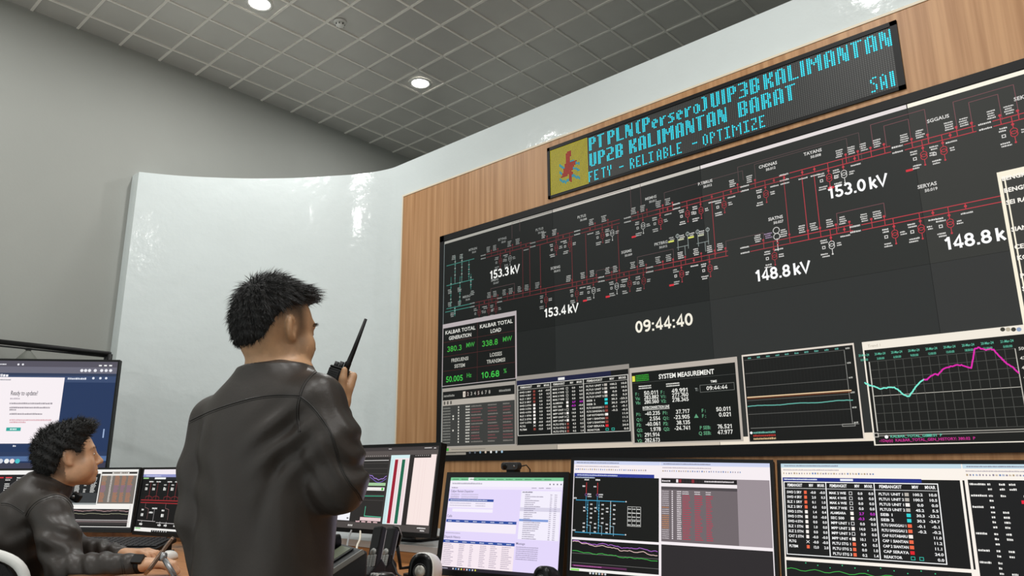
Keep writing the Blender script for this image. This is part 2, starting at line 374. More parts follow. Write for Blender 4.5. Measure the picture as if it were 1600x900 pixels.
def led_mesh(name, D, parent):
    b = MB()
    for cx, ry, m in D:
        x, z = IL + (cx + .5) * PX_, IT - (ry + .5) * PY_; r = PX_ * .42; y = 3.2903
        V = [(x + r * math.cos(a * math.pi / 3), y, z + r * math.sin(a * math.pi / 3)) for a in range(6)]
        b.add(V, [list(range(6))], m)
    return b.build(name, parent)
led_mesh('running_text', [(c, r, _glow('#35d4ea', 1.45)) for c, r in D], sg)
LG = []
bolt = [(12.6, 5), (16.4, 5), (14.6, 13.6), (20.4, 12.4), (16.0, 20.0), (17.0, 20.2), (15.0, 29), (13.8, 20.9), (10.8, 22.4), (8.2, 22.0), (11.6, 13.0)]
def inside(P, x, y):
    k = False; n = len(P)
    for i in range(n):
        (xa, ya), (xb, yb) = P[i], P[i - 1]
        if (ya > y) != (yb > y) and x < (xb - xa) * (y - ya) / (yb - ya) + xa: k = not k
    return k
for c in range(28):
    for r in range(32):
        x, y = c + .5, r + .5
        if inside(bolt, x, y): m = _glow('#c23b25', .95)
        else:
            m = _glow('#d2c438', .92)
            for q, base in enumerate((14.3, 19.0, 24.2)):
                yy = base + 1.5 * math.sin((x - 14) * .62) * (-1)
                if 7 <= x <= 21.5 and abs(y - yy) < .95: m = _glow('#49b7cc', .95)
        LG.append((c, r, m))
led_mesh('emblem', LG, sg)

# ============================================================ the video wall of eight display cubes
VL, VR, VB, VT = -3.598, 0.372, 1.161, 2.677
vw = empty('video_wall', (-1.62, 3.29, 1.16), 'huge black video wall showing a red one-line grid diagram and trend windows', 'video wall')
b = MB(); t = .042
b.box((VL, 3.2865, VB), (VR, 3.31, VB + .034), M_black); b.box((VL, 3.2865, VT - t), (VR, 3.31, VT), M_black)
b.box((VL, 3.2865, VB), (VL + t, 3.31, VT), M_black); b.box((VR - t, 3.2865, VB), (VR, 3.31, VT), M_black); b.box((VL, 3.293, VB), (VR, 3.297, VT), M_black)
b.build('bezel', vw)
YS = 3.291
xsn = [VL + t, -2.602, -1.623, -0.644, VR - t]; zs = [VB + .034, 1.917, VT - t]
lev = [['#1b1e1d', '#242726', '#2d2f2e', '#333433'], ['#141716', '#1c1f1e', '#2b2d2b', '#353633']]  # viewing-angle glow put into each cube's emission, brightest at top right
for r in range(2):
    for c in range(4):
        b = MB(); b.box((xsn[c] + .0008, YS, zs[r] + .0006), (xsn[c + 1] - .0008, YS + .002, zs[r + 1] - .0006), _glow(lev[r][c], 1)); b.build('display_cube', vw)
def wcanvas():
    c = Canvas(.0004); c.T = lambda x, y, z: (x, YS - z, y); return c
def W(px, py):
    P = on_y(px, py, YS); return P[0], P[2]
ch = wcanvas()
# top light strip and the red one-line diagram
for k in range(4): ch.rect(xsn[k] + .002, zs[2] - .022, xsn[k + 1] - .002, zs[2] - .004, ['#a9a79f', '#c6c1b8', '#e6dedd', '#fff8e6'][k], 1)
ch.rect(xsn[0], zs[0], xsn[0] + .004, zs[2] - .02, '#8b9696', 1)
RED = ['#6d2c30', '#7c3034', '#a63a42', '#c23d48']  # one red in steps: the screens' dimming to the left put into colour
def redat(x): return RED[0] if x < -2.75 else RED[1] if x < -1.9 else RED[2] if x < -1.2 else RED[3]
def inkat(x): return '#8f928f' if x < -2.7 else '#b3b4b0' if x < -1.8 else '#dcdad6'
def cluster(x, z, w_, h_, rows=4, col=None):
    ch.block(x, z, x + w_, z + h_, rows, col or inkat(x), 2)
def feeder(x, zt, zb, kind, L=.075):
    col = redat(x); lw = .0028
    if kind[0] == 'u':            # bay leaving upwards
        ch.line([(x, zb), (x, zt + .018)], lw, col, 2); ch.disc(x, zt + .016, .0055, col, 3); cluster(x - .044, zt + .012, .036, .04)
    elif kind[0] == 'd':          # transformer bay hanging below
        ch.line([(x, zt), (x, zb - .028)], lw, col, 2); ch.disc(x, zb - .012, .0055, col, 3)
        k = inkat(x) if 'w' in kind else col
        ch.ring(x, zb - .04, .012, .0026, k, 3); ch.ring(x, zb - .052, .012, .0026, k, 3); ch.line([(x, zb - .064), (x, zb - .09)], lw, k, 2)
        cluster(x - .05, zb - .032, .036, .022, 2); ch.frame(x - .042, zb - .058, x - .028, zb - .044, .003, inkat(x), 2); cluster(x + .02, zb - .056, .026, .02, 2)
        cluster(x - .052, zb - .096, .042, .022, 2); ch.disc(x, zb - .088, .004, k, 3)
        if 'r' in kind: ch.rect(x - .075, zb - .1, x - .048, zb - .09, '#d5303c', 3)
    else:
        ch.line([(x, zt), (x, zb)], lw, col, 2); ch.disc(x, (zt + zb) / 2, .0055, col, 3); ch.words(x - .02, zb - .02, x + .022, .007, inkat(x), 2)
def bus(p0, p1, dpy, feeders, name=None):
    xa, za = W(*p0); xb, zb_ = W(*p1); zt = (za + zb_) / 2; z2 = W(p0[0], p0[1] + dpy)[1]; d = zt - (za - z2 if False else za - z2)
    zb = zt - (za - z2)
    for z in (zt, zb):
        for k in range(4):
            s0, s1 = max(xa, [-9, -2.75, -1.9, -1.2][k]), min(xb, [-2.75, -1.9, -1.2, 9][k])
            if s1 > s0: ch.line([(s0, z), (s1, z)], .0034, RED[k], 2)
        ch.words(xa - .05, z - .004, xa - .006, .008, inkat(xa), 2)
    for fx, kind in feeders:
        x = W(fx, p0[1] + (p1[1] - p0[1]) * (fx - p0[0]) / (p1[0] - p0[0]))[0]; feeder(x, zt, zb, kind)
    return zt, zb
def nameplate(px, py, t, t2=None, h=.021):
    x, z = W(px, py); ch.text(t, x, z, h, inkat(x), 2, 1, al='c')
    if t2: ch.text(t2, x + .012, z - h * 1.35, h * .8, inkat(x), 2, 1, al='c')
bus((760, 397), (830, 379.4), 5, [(768, 'u'), (778, 'u'), (782, 'd'), (797, 'dw'), (801, 'u'), (814, 'u'), (790, 'c'), (822, 'c')])
bus((838, 378), (896, 362.4), 6, [(855, 'u'), (872, 'u'), (869, 'd'), (880, 'c'), (890, 'd')])
bus((908, 359), (968, 343), 5.5, [(922, 'c'), (930, 'u'), (941, 'd'), (950, 'u'), (956, 'dw')])
bus((987, 337.5), (1053, 321.7), 6.5, [(997, 'u'), (1011, 'u'), (1004, 'dwr'), (1031, 'd'), (1036, 'u'), (1051, 'u'), (1043, 'c')])
bus((1064, 316), (1158, 292.4), 7, [(1073, 'd'), (1094, 'd'), (1112, 'c'), (1130, 'd'), (1142, 'c'), (1153, 'u')])
bus((1172, 288), (1228, 274), 7, [(1180, 'u'), (1195, 'd'), (1209, 'c'), (1225, 'c')])
bus((1233.7, 269), (1391, 230), 8.5, [(1253, 'c'), (1272, 'c'), (1293, 'd'), (1316, 'dwr'), (1322, 'u'), (1341, 'u'), (1335, 'c'), (1361, 'u'), (1382, 'u')])
bus((1413, 225.6), (1524, 197.3), 8.5, [(1425, 'u'), (1450, 'u'), (1440, 'dr'), (1471, 'd'), (1495, 'u'), (1519, 'u'), (1484, 'c')])
bus((1551, 188.8), (1620, 172), 8.5, [(1563, 'u'), (1591, 'u'), (1580, 'd')])
bus((743, 472.6), (777.5, 465.4), 5.5, [(749, 'd'), (757, 'c'), (764, 'd'), (769, 'u'), (778, 'u'), (775, 'd')])
bus((786, 464), (936, 433.6), 6, [(793, 'u'), (803, 'u'), (817, 'u'), (828, 'u'), (845, 'u'), (853, 'd'), (894, 'u'), (917, 'u'), (932, 'u'), (901, 'd'), (910, 'c'), (927, 'dwr')])
bus((946, 431), (1016, 417.6), 6.5, [(956, 'u'), (968, 'u'), (963, 'dwr'), (983, 'd'), (975, 'c'), (996, 'u'), (1010, 'u'), (1005, 'd')])
bus((1022, 416), (1137, 392.4), 7, [(1036, 'u'), (1052, 'u'), (1064, 'dr'), (1071, 'u'), (1084, 'c'), (1096, 'u'), (1108, 'd'), (1117, 'u'), (1134, 'u')])
bus((1172, 383), (1332, 353), 8.5, [(1193, 'u'), (1208, 'd'), (1215, 'c'), (1234, 'u'), (1263, 'u'), (1282, 'u'), (1297, 'dw'), (1307, 'u'), (1328, 'u'), (1319, 'c')])
bus((1346, 349.7), (1566, 307.5), 8.5, [(1362, 'u'), (1382, 'u'), (1395, 'd'), (1436, 'd'), (1457, 'c'), (1481, 'd'), (1508, 'c')])
for pxt, pyt, pyb in ((816.6, 388, 463), (827.6, 386, 460), (844, 383, 457), (893, 370, 448), (915, 365, 443), (965, 353, 428), (1112, 314, 400), (1225, 284, 382), (1253, 277, 376), (1272, 273, 371)):
    x, z1 = W(pxt, pyt); z0 = W(pxt, pyb)[1]; ch.line([(x, z1), (x, z0)], .0028, redat(x), 2)
DIM = '#5e4a4b'
for (xa, ya, xb, yb, la, lb) in ((1360, 194.5, 1444.5, 171.8, 36, 50), (1381, 197.3, 1419, 186, 33, 44), (1489, 159.5, 1583.4, 132.5, 44, 52), (1513.5, 160.5, 1558.8, 147.2, 37, 42), (1153, 267.5, 1340.6, 200.7, 23, 46), (1179, 260, 1322, 213, 28, 40),
                                (1307, 333, 1381, 318, 27, 22), (1134, 376, 1193, 365, 18, 15), (996, 401, 1052, 390, 18, 20), (932, 424, 958, 417, 12, 12), (767, 451, 804, 443, 20, 18), (812, 333, 1000, 283, 25, 55), (800, 345, 985, 297, 25, 50), (1038, 303, 1160, 265, 18, 15)):
    x0_, z0_ = W(xa, ya); x1_, z1_ = W(xb, yb); z = (z0_ + z1_) / 2; zl = W(xa, ya + la)[1] - z0_ + z; zr = W(xb, yb + lb)[1] - z1_ + z
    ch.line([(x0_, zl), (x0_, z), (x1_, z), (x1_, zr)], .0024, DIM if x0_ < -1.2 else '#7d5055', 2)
for (q, t1, t2) in (((739, 391), 'MTRGN', '50.01'), ((785, 375), 'BTYNG', '50.01'), ((773, 439), 'SMBAS', '50.007'), ((729, 465), 'MEKRG', '50.00'), ((843, 360), 'PLTU3', '50.009'), ((909, 340), 'PLTU2', '50.008'), ((1017, 311), 'MEMHS', '50.011'), ((1102, 287), 'P.TBRUS', '50.012'), ((1200, 260), 'CNDNAS', '50.012'), ((1270, 240), 'TAYANS', '50.008'),
                    ((868, 420), 'SCRNG', '50.012'), ((979, 395), 'SGRMS', '50.009'), ((1033, 382), 'PKTBRG', '50.012'), ((1212, 343), 'SIATNS', '50.027'), ((1449, 292), 'SERYAS', '50.019'), ((1466, 188), 'SGGAUS', None), ((1604, 153), 'SEKDAU', None)):
    nameplate(q[0], q[1], t1, t2, .0155)
# green 20 kV part in the upper left corner
TE = '#3f8377'
for (xa, ya, xb, yb) in ((698, 415.5, 741, 404.4), (698, 446.6, 740, 436.5), (698, 482.7, 737, 474.4), (696, 487.8, 737, 479.5)):
    x0_, z0_ = W(xa, ya); x1_, z1_ = W(xb, yb); z = (z0_ + z1_) / 2; ch.line([(x0_, z), (x1_, z)], .0048, TE, 2)
for px, ya, yb in ((711.5, 400, 443), (722, 398, 441), (733, 407, 437), (705, 433, 483), (719, 432, 478), (736, 428, 452), (711, 478, 494)):
    x, z = W(px, ya); z2 = W(px, yb)[1]; ch.line([(x, z), (x, z2)], .0034, TE if px not in (711.5, 722) else '#7f9a92', 2)
    for k in range(6): ch.rect(x - .006, z + (z2 - z) * (.2 + .12 * k), x + .006, z + (z2 - z) * (.2 + .12 * k) - .006, TE if k % 2 else '#9aa8a2', 3)
for q in ((700, 455), (715, 452), (706, 402), (718, 400), (735, 457), (700, 475), (715, 473), (704, 491)): x, z = W(*q); cluster(x, z - .02, .04, .034, 3, '#9aa09c')
# greenish generators of the middle station
for k in range(4):
    x, z = W(1059 + 15.7 * k, 374 - 3.3 * k); ch.line([(x, z + .03), (x, z - .06)], .003, '#8d9693', 2); ch.ring(x, z + .018, .009, .003, '#a9b0ac', 3); ch.rect(x - .055, z - .008, x - .022, z + .001, '#d8dc6a' if k % 2 == 0 else '#b9bca0', 3); cluster(x - .05, z + .004, .035, .02, 2)
for q in (1058, 1089): x, z = W(q, 387 - (q - 1058) * .2); ch.line([(x, z), (x + .066, z)], .003, '#8d9693', 2); ch.line([(x + .045, z), (x + .045, z - .05)], .003, '#8d9693', 2)
x, z = W(1213, 360); ch.ring(x, z, .015, .003, '#dcdad6', 3); ch.ring(x, z - .03, .015, .003, '#dcdad6', 3); cluster(x - .06, z - .03, .04, .03, 3, '#a98fb0'); ch.line([(x, z - .04), (x, z - .1)], .003, '#dcdad6', 2)
ch.build('grid_diagram', vw)
def bigtext(t, a, b_, top, col='#ffffff', L=3, name='voltage_readout'):
    c = wcanvas(); x0_, z0_ = W(*a); x1_, z1_ = W(*b_); z = (z0_ + z1_) / 2
    h = W(a[0], top)[1] - z0_; c.figures(t, x0_, z, h, col, L, x1_ - x0_); c.build(name, vw)
bigtext('153.3 kV', (765, 435.5), (812, 427), 422.5, '#f2f2ee')
bigtext('153.4 kV', (850, 496.2), (904, 487.5), 482.5, '#f7f7f2')
bigtext('148.8 kV', (1180, 440.5), (1267, 426), 422.0)
bigtext('153.0 kV', (1293.5, 310), (1388, 291), 291.0)
bigtext('148.8 k', (1476, 391.5), (1573, 374.5), 371.0)
bigtext('09:44:40', (993, 519.8), (1084, 508.5), 501.5, '#f4efdf', 3, 'clock_readout')

def win(tl, br, fr='#cfc6bb', bar=None, bg='#0c0f0e', L=4, side=.006, barh=.03, bot=None):
    """an application window: a rectangle of the wall from pixel corners; returns its canvas and inner rectangle"""
    c = wcanvas(); xa, za = W(*tl); xb, zb = W(*br); c.rect(xa, zb, xb, za, fr, L)
    bt = side if bot is None else bot
    c.rect(xa + side, zb + bt, xb - side, za - barh, bg, L + 1)
    return c, xa + side, zb + bt, xb - side, za - barh
# totals window
c, xa, za, xb, zb = win((691.3, 507.5), (808, 591.5), '#b7aeb0', bg='#0d100f', barh=.028, side=.012, bot=.004, L=4)
xm = (xa + xb) / 2; hh = (zb - za) / 4
for k in range(1, 4): c.rect(xa, za + hh * k - .001, xb, za + hh * k + .001, '#5a2a2a', 6)
c.rect(xm - .001, za, xm + .001, zb, '#5a2a2a', 6); c.rect(xb - .001, za, xb + .001, zb, '#5a2a2a', 6)
for i, (l1, l2, v, u) in enumerate((('KALBAR TOTAL', 'GENERATION', '380.3', 'MW'), ('KALBAR TOTAL', 'LOAD', '338.8', 'MW'))):
    x = (xa + (xm - xa) / 2) if i == 0 else (xm + (xb - xm) / 2)
    c.text(l1, x, za + hh * 3.55, hh * .25, '#dcdcd4', 6, .8, (xm - xa) * .88, 'c') if False else c.text(l1, x - (xm - xa) * .44, za + hh * 3.55, hh * .25, '#dcdcd4', 6, .8, (xm - xa) * .88)
    c.text(l2, x, za + hh * 3.12, hh * .25, '#dcdcd4', 6, .8, None, 'c')
    c.figures(v, x - (xm - xa) * .38, za + hh * 2.3, hh * .38, '#3fae3f', 6, (xm - xa) * .44, .14); c.text(u, x + (xm - xa) * .18, za + hh * 2.42, hh * .3, '#3a9a3f', 6, 1, (xm - xa) * .24)
for i, (l1, l2, v, u) in enumerate((('FREKUENSI', 'SISTEM', '50.005', 'Hz'), ('LOSSES', 'TRANSMISI', '10.68', '%'))):
    x = (xa + (xm - xa) / 2) if i == 0 else (xm + (xb - xm) / 2)
    c.text(l1, x, za + hh * 1.56, hh * .24, '#b9b9b0', 6, .8, None, 'c'); c.text(l2, x, za + hh * 1.14, hh * .24, '#b9b9b0', 6, .8, None, 'c')
    c.figures(v, x - (xm - xa) * .4, za + hh * .22, hh * .4, '#3fc24a', 6, (xm - xa) * .5, .14); c.text(u, x + (xm - xa) * .2, za + hh * .4, hh * .28, '#3a9a3f', 6, 1)
c.build('totals_window', vw)
# alarm list
c, xa, za, xb, zb = win((691.3, 607.5), (806.5, 696), '#a39d95', bg='#3b3c3a', L=4, side=.008, barh=.022)
H_ = zb - za; Wd = xb - xa
c.rect(xa, zb - H_ * .16, xb, zb, '#141615', 6); c.rect(xa, zb - H_ * .26, xb, zb - H_ * .16, '#b3aca2', 6)
for k in range(8): c.rect(xa + Wd * (.3 + .05 * k), zb - H_ * .13, xa + Wd * (.335 + .05 * k), zb - H_ * .03, '#e4d9cc' if k == 0 else '#2a1616' if k in (1, 4) else '#161817', 7); c.text('12345678'[k], xa + Wd * (.31 + .05 * k), zb - H_ * .11, H_ * .06, '#222' if False else ('#222222' if k == 0 else '#b0aca4'), 8, 1)
c.words(xa + .01, zb - H_ * .1, xa + Wd * .18, H_ * .04, '#8e8e88', 7); c.words(xa + Wd * .8, zb - H_ * .1, xa + Wd * .95, H_ * .04, '#8e8e88', 7)
for k in range(3): c.rect(xa + .01 + .03 * k, zb - H_ * .24, xa + .025 + .03 * k, zb - H_ * .18, '#55524c', 7)
for r in range(13):
    z = zb - H_ * (.32 + .052 * r); c.words(xa + .005, z, xa + Wd * .12, H_ * .022, '#84847d', 7)
    c.rect(xa + Wd * .23, z, xa + Wd * .245, z + H_ * .03, '#d2d0c6', 7); c.words(xa + Wd * .34, z, xa + Wd * .4, H_ * .03, '#c8c6bd', 7)
    if r in (3, 4, 8): c.rect(xa + Wd * .15, z, xa + Wd * .17, z + H_ * .03, '#d2d0c6', 7)
    for q, e in ((.42, .6), (.65, .8), (.85, .98)): c.words(xa + Wd * q, z, xa + Wd * e, H_ * .024, '#7a4a4c' if r % 3 else '#7d7a74', 7, random.uniform(.6, 1))
c.build('alarm_window', vw)
# generator tables
NAMES = [['SWD 2 SRY', 'SWD 4 SRY', 'SLZ 1 SRY', 'SLZ 2 SRY', 'SWD 2 STN', 'SWD 3 STN', 'SWD 4 STN', 'SLZ 1 STN', 'SLZ 2 STN', 'CAT 2 STN', 'PLTG', 'PLTBM'],
         ['MAK 2 WIE', 'MAK 4 WIE', 'MAK 6 WIE', 'MAK 7 WIE', 'ALAMSARA', 'SEC 500', 'MPP UNIT 1', 'MPP UNIT 2', 'MPP UNIT 3', 'MPP UNIT 4', 'PLTU STG 1', 'PLTU STG 2', 'PLTU STG 3'],
         ['PLTU1 UNIT 1', 'PLTU1 UNIT 2', 'PLTU3 UNIT 1', 'PLTU3 UNIT 2', 'SEB 1', 'SEB 2', 'PLTU SANGGAU 1', 'PLTU SANGGAU 2', 'CAP KOTABARU', 'CAP 1 SIANTAN', 'CAP 2 SIANTAN', 'CAP SERAYA', 'REAKTOR']]
MWV = [['-0.0', '2.0', '0.1', '4.0', '1.4', '0.0', '0.0', '1.0', '0.0', '-0.0', '-0.0', '12.0'], ['0.0', '0.0', '0.0', '0.0', '2.7', '-0.3', '0.0', '14.0', '0.0', '10.1', '4.3', '0.0', '0.2'], ['100.2', '100.5', '0.0', '45.2', '30.3', '30.3', '-0.1', '-0.2', '', '', '', '', '']]
MVR = [['-0.0', '0.3', '1.0', '0.0', '0.4', '-0.0', '0.0', '0.0', '0.0', '-0.0', '-0.0', '2.0'], ['0.0', '0.0', '0.0', '0.0', '0.0', '-0.0', '0.0', '2.0', '0.0', '1.7', '0.5', '1.0', '1.4'], ['10.0', '10.5', '0.0', '5.5', '-23.2', '-24.7', '-0.1', '-0.2', '11.0', '11.2', '11.1', '24.0', '0.0']]
BOX = ['RRRRWWWWWWXR', 'oooowWowowRRR'.replace('w', 'W'), 'GGWGCCRRWRRSo']
def gentable(c, xa, za, xb, zb, L, dim=1.0, cols=(0, .325, .625, 1.0), orange='#e2764f', boxes=BOX, wht='#ffffff', bold=1):
    """the three-column generator table, inside xa..xb, za..zb"""
    Wd, H_ = xb - xa, zb - za; hd = H_ * .075
    c.rect(xa, zb - H_ * .012, xb, zb, wht, L); c.rect(xa, za, xb, za + H_ * .01, wht, L)
    for q in cols: c.rect(xa + Wd * q - Wd * .003, za, xa + Wd * q + Wd * .003, zb, wht, L)
    for i in range(3):
        x0_, x1_ = xa + Wd * cols[i], xa + Wd * cols[i + 1]; w_ = x1_ - x0_
        c.text('PEMBANGKIT', x0_ + w_ * .08, zb - hd * .95, hd * .55, wht, L + 1, bold, w_ * .36); c.text('MW', x0_ + w_ * .6, zb - hd * .95, hd * .55, wht, L + 1, bold, w_ * .1); c.text('MVAR', x0_ + w_ * .8, zb - hd * .95, hd * .55, wht, L + 1, bold, w_ * .16)
        c.rect(x0_, zb - hd * 1.3, x1_, zb - hd * 1.24, wht, L)
        rh = (H_ - hd * 1.5) / 13.3
        for r, nme in enumerate(NAMES[i]):
            z = zb - hd * 1.45 - rh * (r + .85); h_ = rh * .5
            c.text(nme, x0_ + w_ * .06, z, h_, wht, L + 1, bold, w_ * min(.4, .036 * len(nme) + .03))
            k = boxes[i][r]; bx = x0_ + w_ * .475; bw = w_ * .065
            if k in 'RWCSG': c.rect(bx, z - h_ * .15, bx + bw, z + h_ * 1.15, {'R': orange, 'W': '#fbf4ee', 'C': '#2fd6d8', 'S': '#e21f2c', 'G': '#b9b3aa'}[k], L + 1)
            elif k == 'o':
                c.frame(bx, z - h_ * .15, bx + bw, z + h_ * 1.15, w_ * .008, wht if i < 2 else '#39c8b4', L + 1)
                if i == 2: c.frame(bx + bw * 2, z - h_ * .15, bx + bw * 3, z + h_ * 1.15, w_ * .008, '#39c8b4', L + 1)
            else: c.line([(bx, z), (bx + bw, z + h_)], w_ * .01, wht, L + 1); c.line([(bx + bw, z), (bx, z + h_)], w_ * .01, wht, L + 1)
            cc = '#d43ad8' if (i == 1 and r in (4, 5)) else wht
            if MWV[i][r]: c.text(MWV[i][r], x0_ + w_ * .76, z, h_, cc, L + 1, bold, w_ * .028 * len(MWV[i][r]), 'l') if False else c.text(MWV[i][r], x0_ + w_ * (.745 - .03 * len(MWV[i][r])), z, h_, cc, L + 1, bold, w_ * .032 * len(MWV[i][r]))
            c.text(MVR[i][r], x0_ + w_ * (.97 - .032 * len(MVR[i][r])), z, h_, cc if r == 4 else wht, L + 1, bold, w_ * .032 * len(MVR[i][r]))
c, xa, za, xb, zb = win((806.5, 588.5), (988.5, 691), '#948e87', bg='#0e1110', L=4, side=.006, barh=.026, bot=.004)
H_ = zb - za; c.rect(xa, zb - H_ * .075, xb, zb, '#191d3d', 6); c.rect(xb - (xb - xa) * .14, zb - H_ * .075, xb, zb, '#0e1110', 7)
c.rect(xa + (xb - xa) * .4, zb - H_ * .06, xa + (xb - xa) * .46, zb - H_ * .02, '#e6e6e6', 7)
gentable(c, xa + .008, za + H_ * .14, xb - .004, zb - H_ * .075, 7, orange='#8a4038', wht='#dcdad2')
c.build('generator_window', vw)
# system measurement
c, xa, za, xb, zb = win((984, 575.5), (1162.5, 689.5), '#b9b0a6', bg='#0d110f', L=9, side=.012, barh=.026, bot=.008)
H_, Wd = zb - za, xb - xa
def tx(t, u, v, h, col='#f1f1ea', wd=None, al='l', bold=1):
    if wd and set(t) <= set('0123456789.:-'): c.figures(t, xa + Wd * u, za + H_ * v, H_ * h, col, 12, Wd * wd, .15); return
    c.text(t, xa + Wd * u, za + H_ * v, H_ * h, col, 12, bold, Wd * wd if wd else None, al)
tx('SYSTEM MEASUREMENT', .28, .875, .065, wd=.53); c.rect(xa, za + H_ * .845, xb, za + H_ * .85, '#4a4d4a', 11)
c.rect(xa + Wd * .005, za + H_ * .87, xa + Wd * .035, za + H_ * .95, '#e3df4c', 11)
for r in range(4): c.words(xa + Wd * .045, za + H_ * (.87 + .025 * r), xa + Wd * .18, H_ * .016, '#3dae36', 12)
for u in (.07, .35):
    for r in range(2): c.words(xa + Wd * u, za + H_ * (.755 + .03 * r), xa + Wd * (u + .13), H_ * .018, '#e6e6df', 12)
GR = '#5f9f79'
for k, (a, v1, b_, v2) in enumerate((('F :', '50.011', 'F :', '49.991'), ('Va:', '283.882', 'V1:', '277.760'), ('Vb:', '280.560', 'V2:', '278.345'))):
    z = .665 - .063 * k; tx(a, .03, z, .045, GR); tx(v1, .12, z, .055, wd=.15); tx(b_, .29, z, .045, GR); tx(v2, .4, z, .055, wd=.16)
tx('INTERCONNECTION LINE', .1, .465, .038, wd=.27); c.rect(xa + Wd * .1, za + H_ * .45, xa + Wd * .37, za + H_ * .456, '#e6e6df', 11)
for k, (a, v1, b_, v2) in enumerate((('P1:', '-40.235', 'P1:', '37.717'), ('Q1:', '2.554', 'Q1:', '-23.905'), ('P2:', '-40.061', 'P2:', '38.135'), ('Q2:', '1.978', 'Q2:', '-24.741'), ('V1:', '291.914', '', ''), ('V2:', '282.673', '', ''))):
    z = .375 - .074 * k; tx(a, .03, z, .045, GR)
    lr = .275 if k < 4 else .26; c.figures(v1, xa + Wd * (lr - .022 * len(v1)), za + H_ * z, H_ * .055, '#f1f1ea', 12, Wd * .022 * len(v1), .15)
    if b_: tx(b_, .3, z, .045, GR); c.figures(v2, xa + Wd * (.56 - .022 * len(v2)), za + H_ * z, H_ * .055, '#f1f1ea', 12, Wd * .022 * len(v2), .15)
tx('TIME', .8, .76, .03, al='c'); c.frame(xa + Wd * .67, za + H_ * .64, xa + Wd * .98, za + H_ * .74, .0022, '#6d706c', 11); tx('T:', .625, .665, .04, '#9aa09c'); tx('09:44:44', .73, .664, .052, wd=.19)
for k, (a, v) in enumerate((('F :', '50.011'), ('▲F :'.replace('▲', ''), '0.021'), ('', ''), ('P SEB:', '76.521'), ('Q SEB:', '47.977'))):
    z = .375 - .072 * k + (.0 if k < 2 else -.01)
    if v: c.text(a, xa + Wd * (.71 if k < 2 else .745), za + H_ * z, H_ * .045, GR, 12, 1, None, 'r'); c.figures(v, xa + Wd * (.935 - .022 * len(v)), za + H_ * z, H_ * .055, '#f1f1ea', 12, Wd * .022 * len(v), .15)
x, z = xa + Wd * .62, za + H_ * .305; c.poly([(x - .012, z), (x + .012, z), (x, z + .02)], GR, 12)
c.build('measurement_window', vw)
# trend windows
c, xa, za, xb, zb = win((1159, 555), (1352, 686.5), '#e3d8cc', bg='#161716', L=6, side=.006, barh=.008, bot=.004)
H_, Wd = zb - za, xb - xa
for k in range(30): c.rect(xa + Wd * (.02 + .9 * k / 30), za + H_ * .17, xa + Wd * (.02 + .9 * k / 30) + .0012, za + H_ * .95, '#222423', 8)
for v in (.95, .79, .63, .47, .31): c.rect(xa + Wd * .01, za + H_ * v, xa + Wd * .93, za + H_ * v + .0024, '#5c5c59', 9)
c.rect(xa + Wd * .925, za + H_ * .15, xa + Wd * .93, za + H_ * .95, '#8b8b86', 9); c.rect(xa + Wd * .02, za + H_ * .15, xa + Wd * .98, za + H_ * .155, '#8b8b86', 9); c.frame(xa + Wd * .84, za + H_ * .13, xa + Wd * .95, za + H_ * .16, .003, '#8b8b86', 9)
c.rect(xa + Wd * .01, za + H_ * .505, xa + Wd * .95, za + H_ * .518, '#e9c9a0', 10); c.rect(xa + Wd * .01, za + H_ * .49, xa + Wd * .95, za + H_ * .5, '#6b3a20', 10)
c.line([(xa + Wd * (.01 + .94 * k / 40), za + H_ * (.405 + .004 * math.sin(k * .4) + .003 * random.random())) for k in range(41)], .0042, '#67b3a5', 10)
for k in range(10): c.words(xa + Wd * (.05 + .089 * k), za + H_ * .965, xa + Wd * (.085 + .089 * k), H_ * .02, '#5fa79a', 9)
for k in range(6): c.words(xa + Wd * .94, za + H_ * (.16 + .16 * k), xa + Wd * .975, H_ * .018, '#b5b5ae', 9)
for k, (cl, e) in enumerate((('#6fb5a5', .25), ('#b8382f', .25), ('#d8b98a', .25))): c.words(xa + Wd * (.04), za + H_ * (.09 - .035 * k), xa + Wd * e, H_ * .022, cl, 9)
c.disc(xa + Wd * .022, za + H_ * .1, .006, '#ffffff', 9)
c.build('flow_trend_window', vw)
c, xa, za, xb, zb = win((1347, 535), (1640, 690), '#f3ebdd', bg='#191a18', L=10, side=.006, barh=.035, bot=.004)
H_, Wd = zb - za, xb - xa
def gx(px, py):       # picture point of the curve -> window plane
    return W(px, py)
c.text('Trend 1', xa + .015, zb + .01, .012, '#b8b0a0', 11, 0)
xl = gx(1346, 553)[0] + .03; xr = gx(1583, 530)[0]; zt = zb - H_ * .13; z0 = za + H_ * .135
for k in range(17): x = xl + (xr - xl) * k / 16; c.rect(x - .001, z0, x + .001, zt, '#4b4c48', 12)
for k in range(9): z = z0 + (zt - z0) * k / 8; c.rect(xl, z - .001, xr, z + .001, '#4b4c48' if k != 4 else '#c8c4ba', 12)
c.rect(xl - .004, z0, xl, zt, '#d8d4ca', 12); c.rect(xl - .004, z0 - .012, xr + .1, z0 - .008, '#9a978f', 12); c.rect(xl - .004, z0 - .02, xr + .1, z0 - .017, '#9a978f', 12); c.frame(xl - .02, z0 - .024, xl, z0 - .006, .003, '#c8c4ba', 13); c.rect(xr, z0, xr + .003, zt, '#c8c4ba', 12)
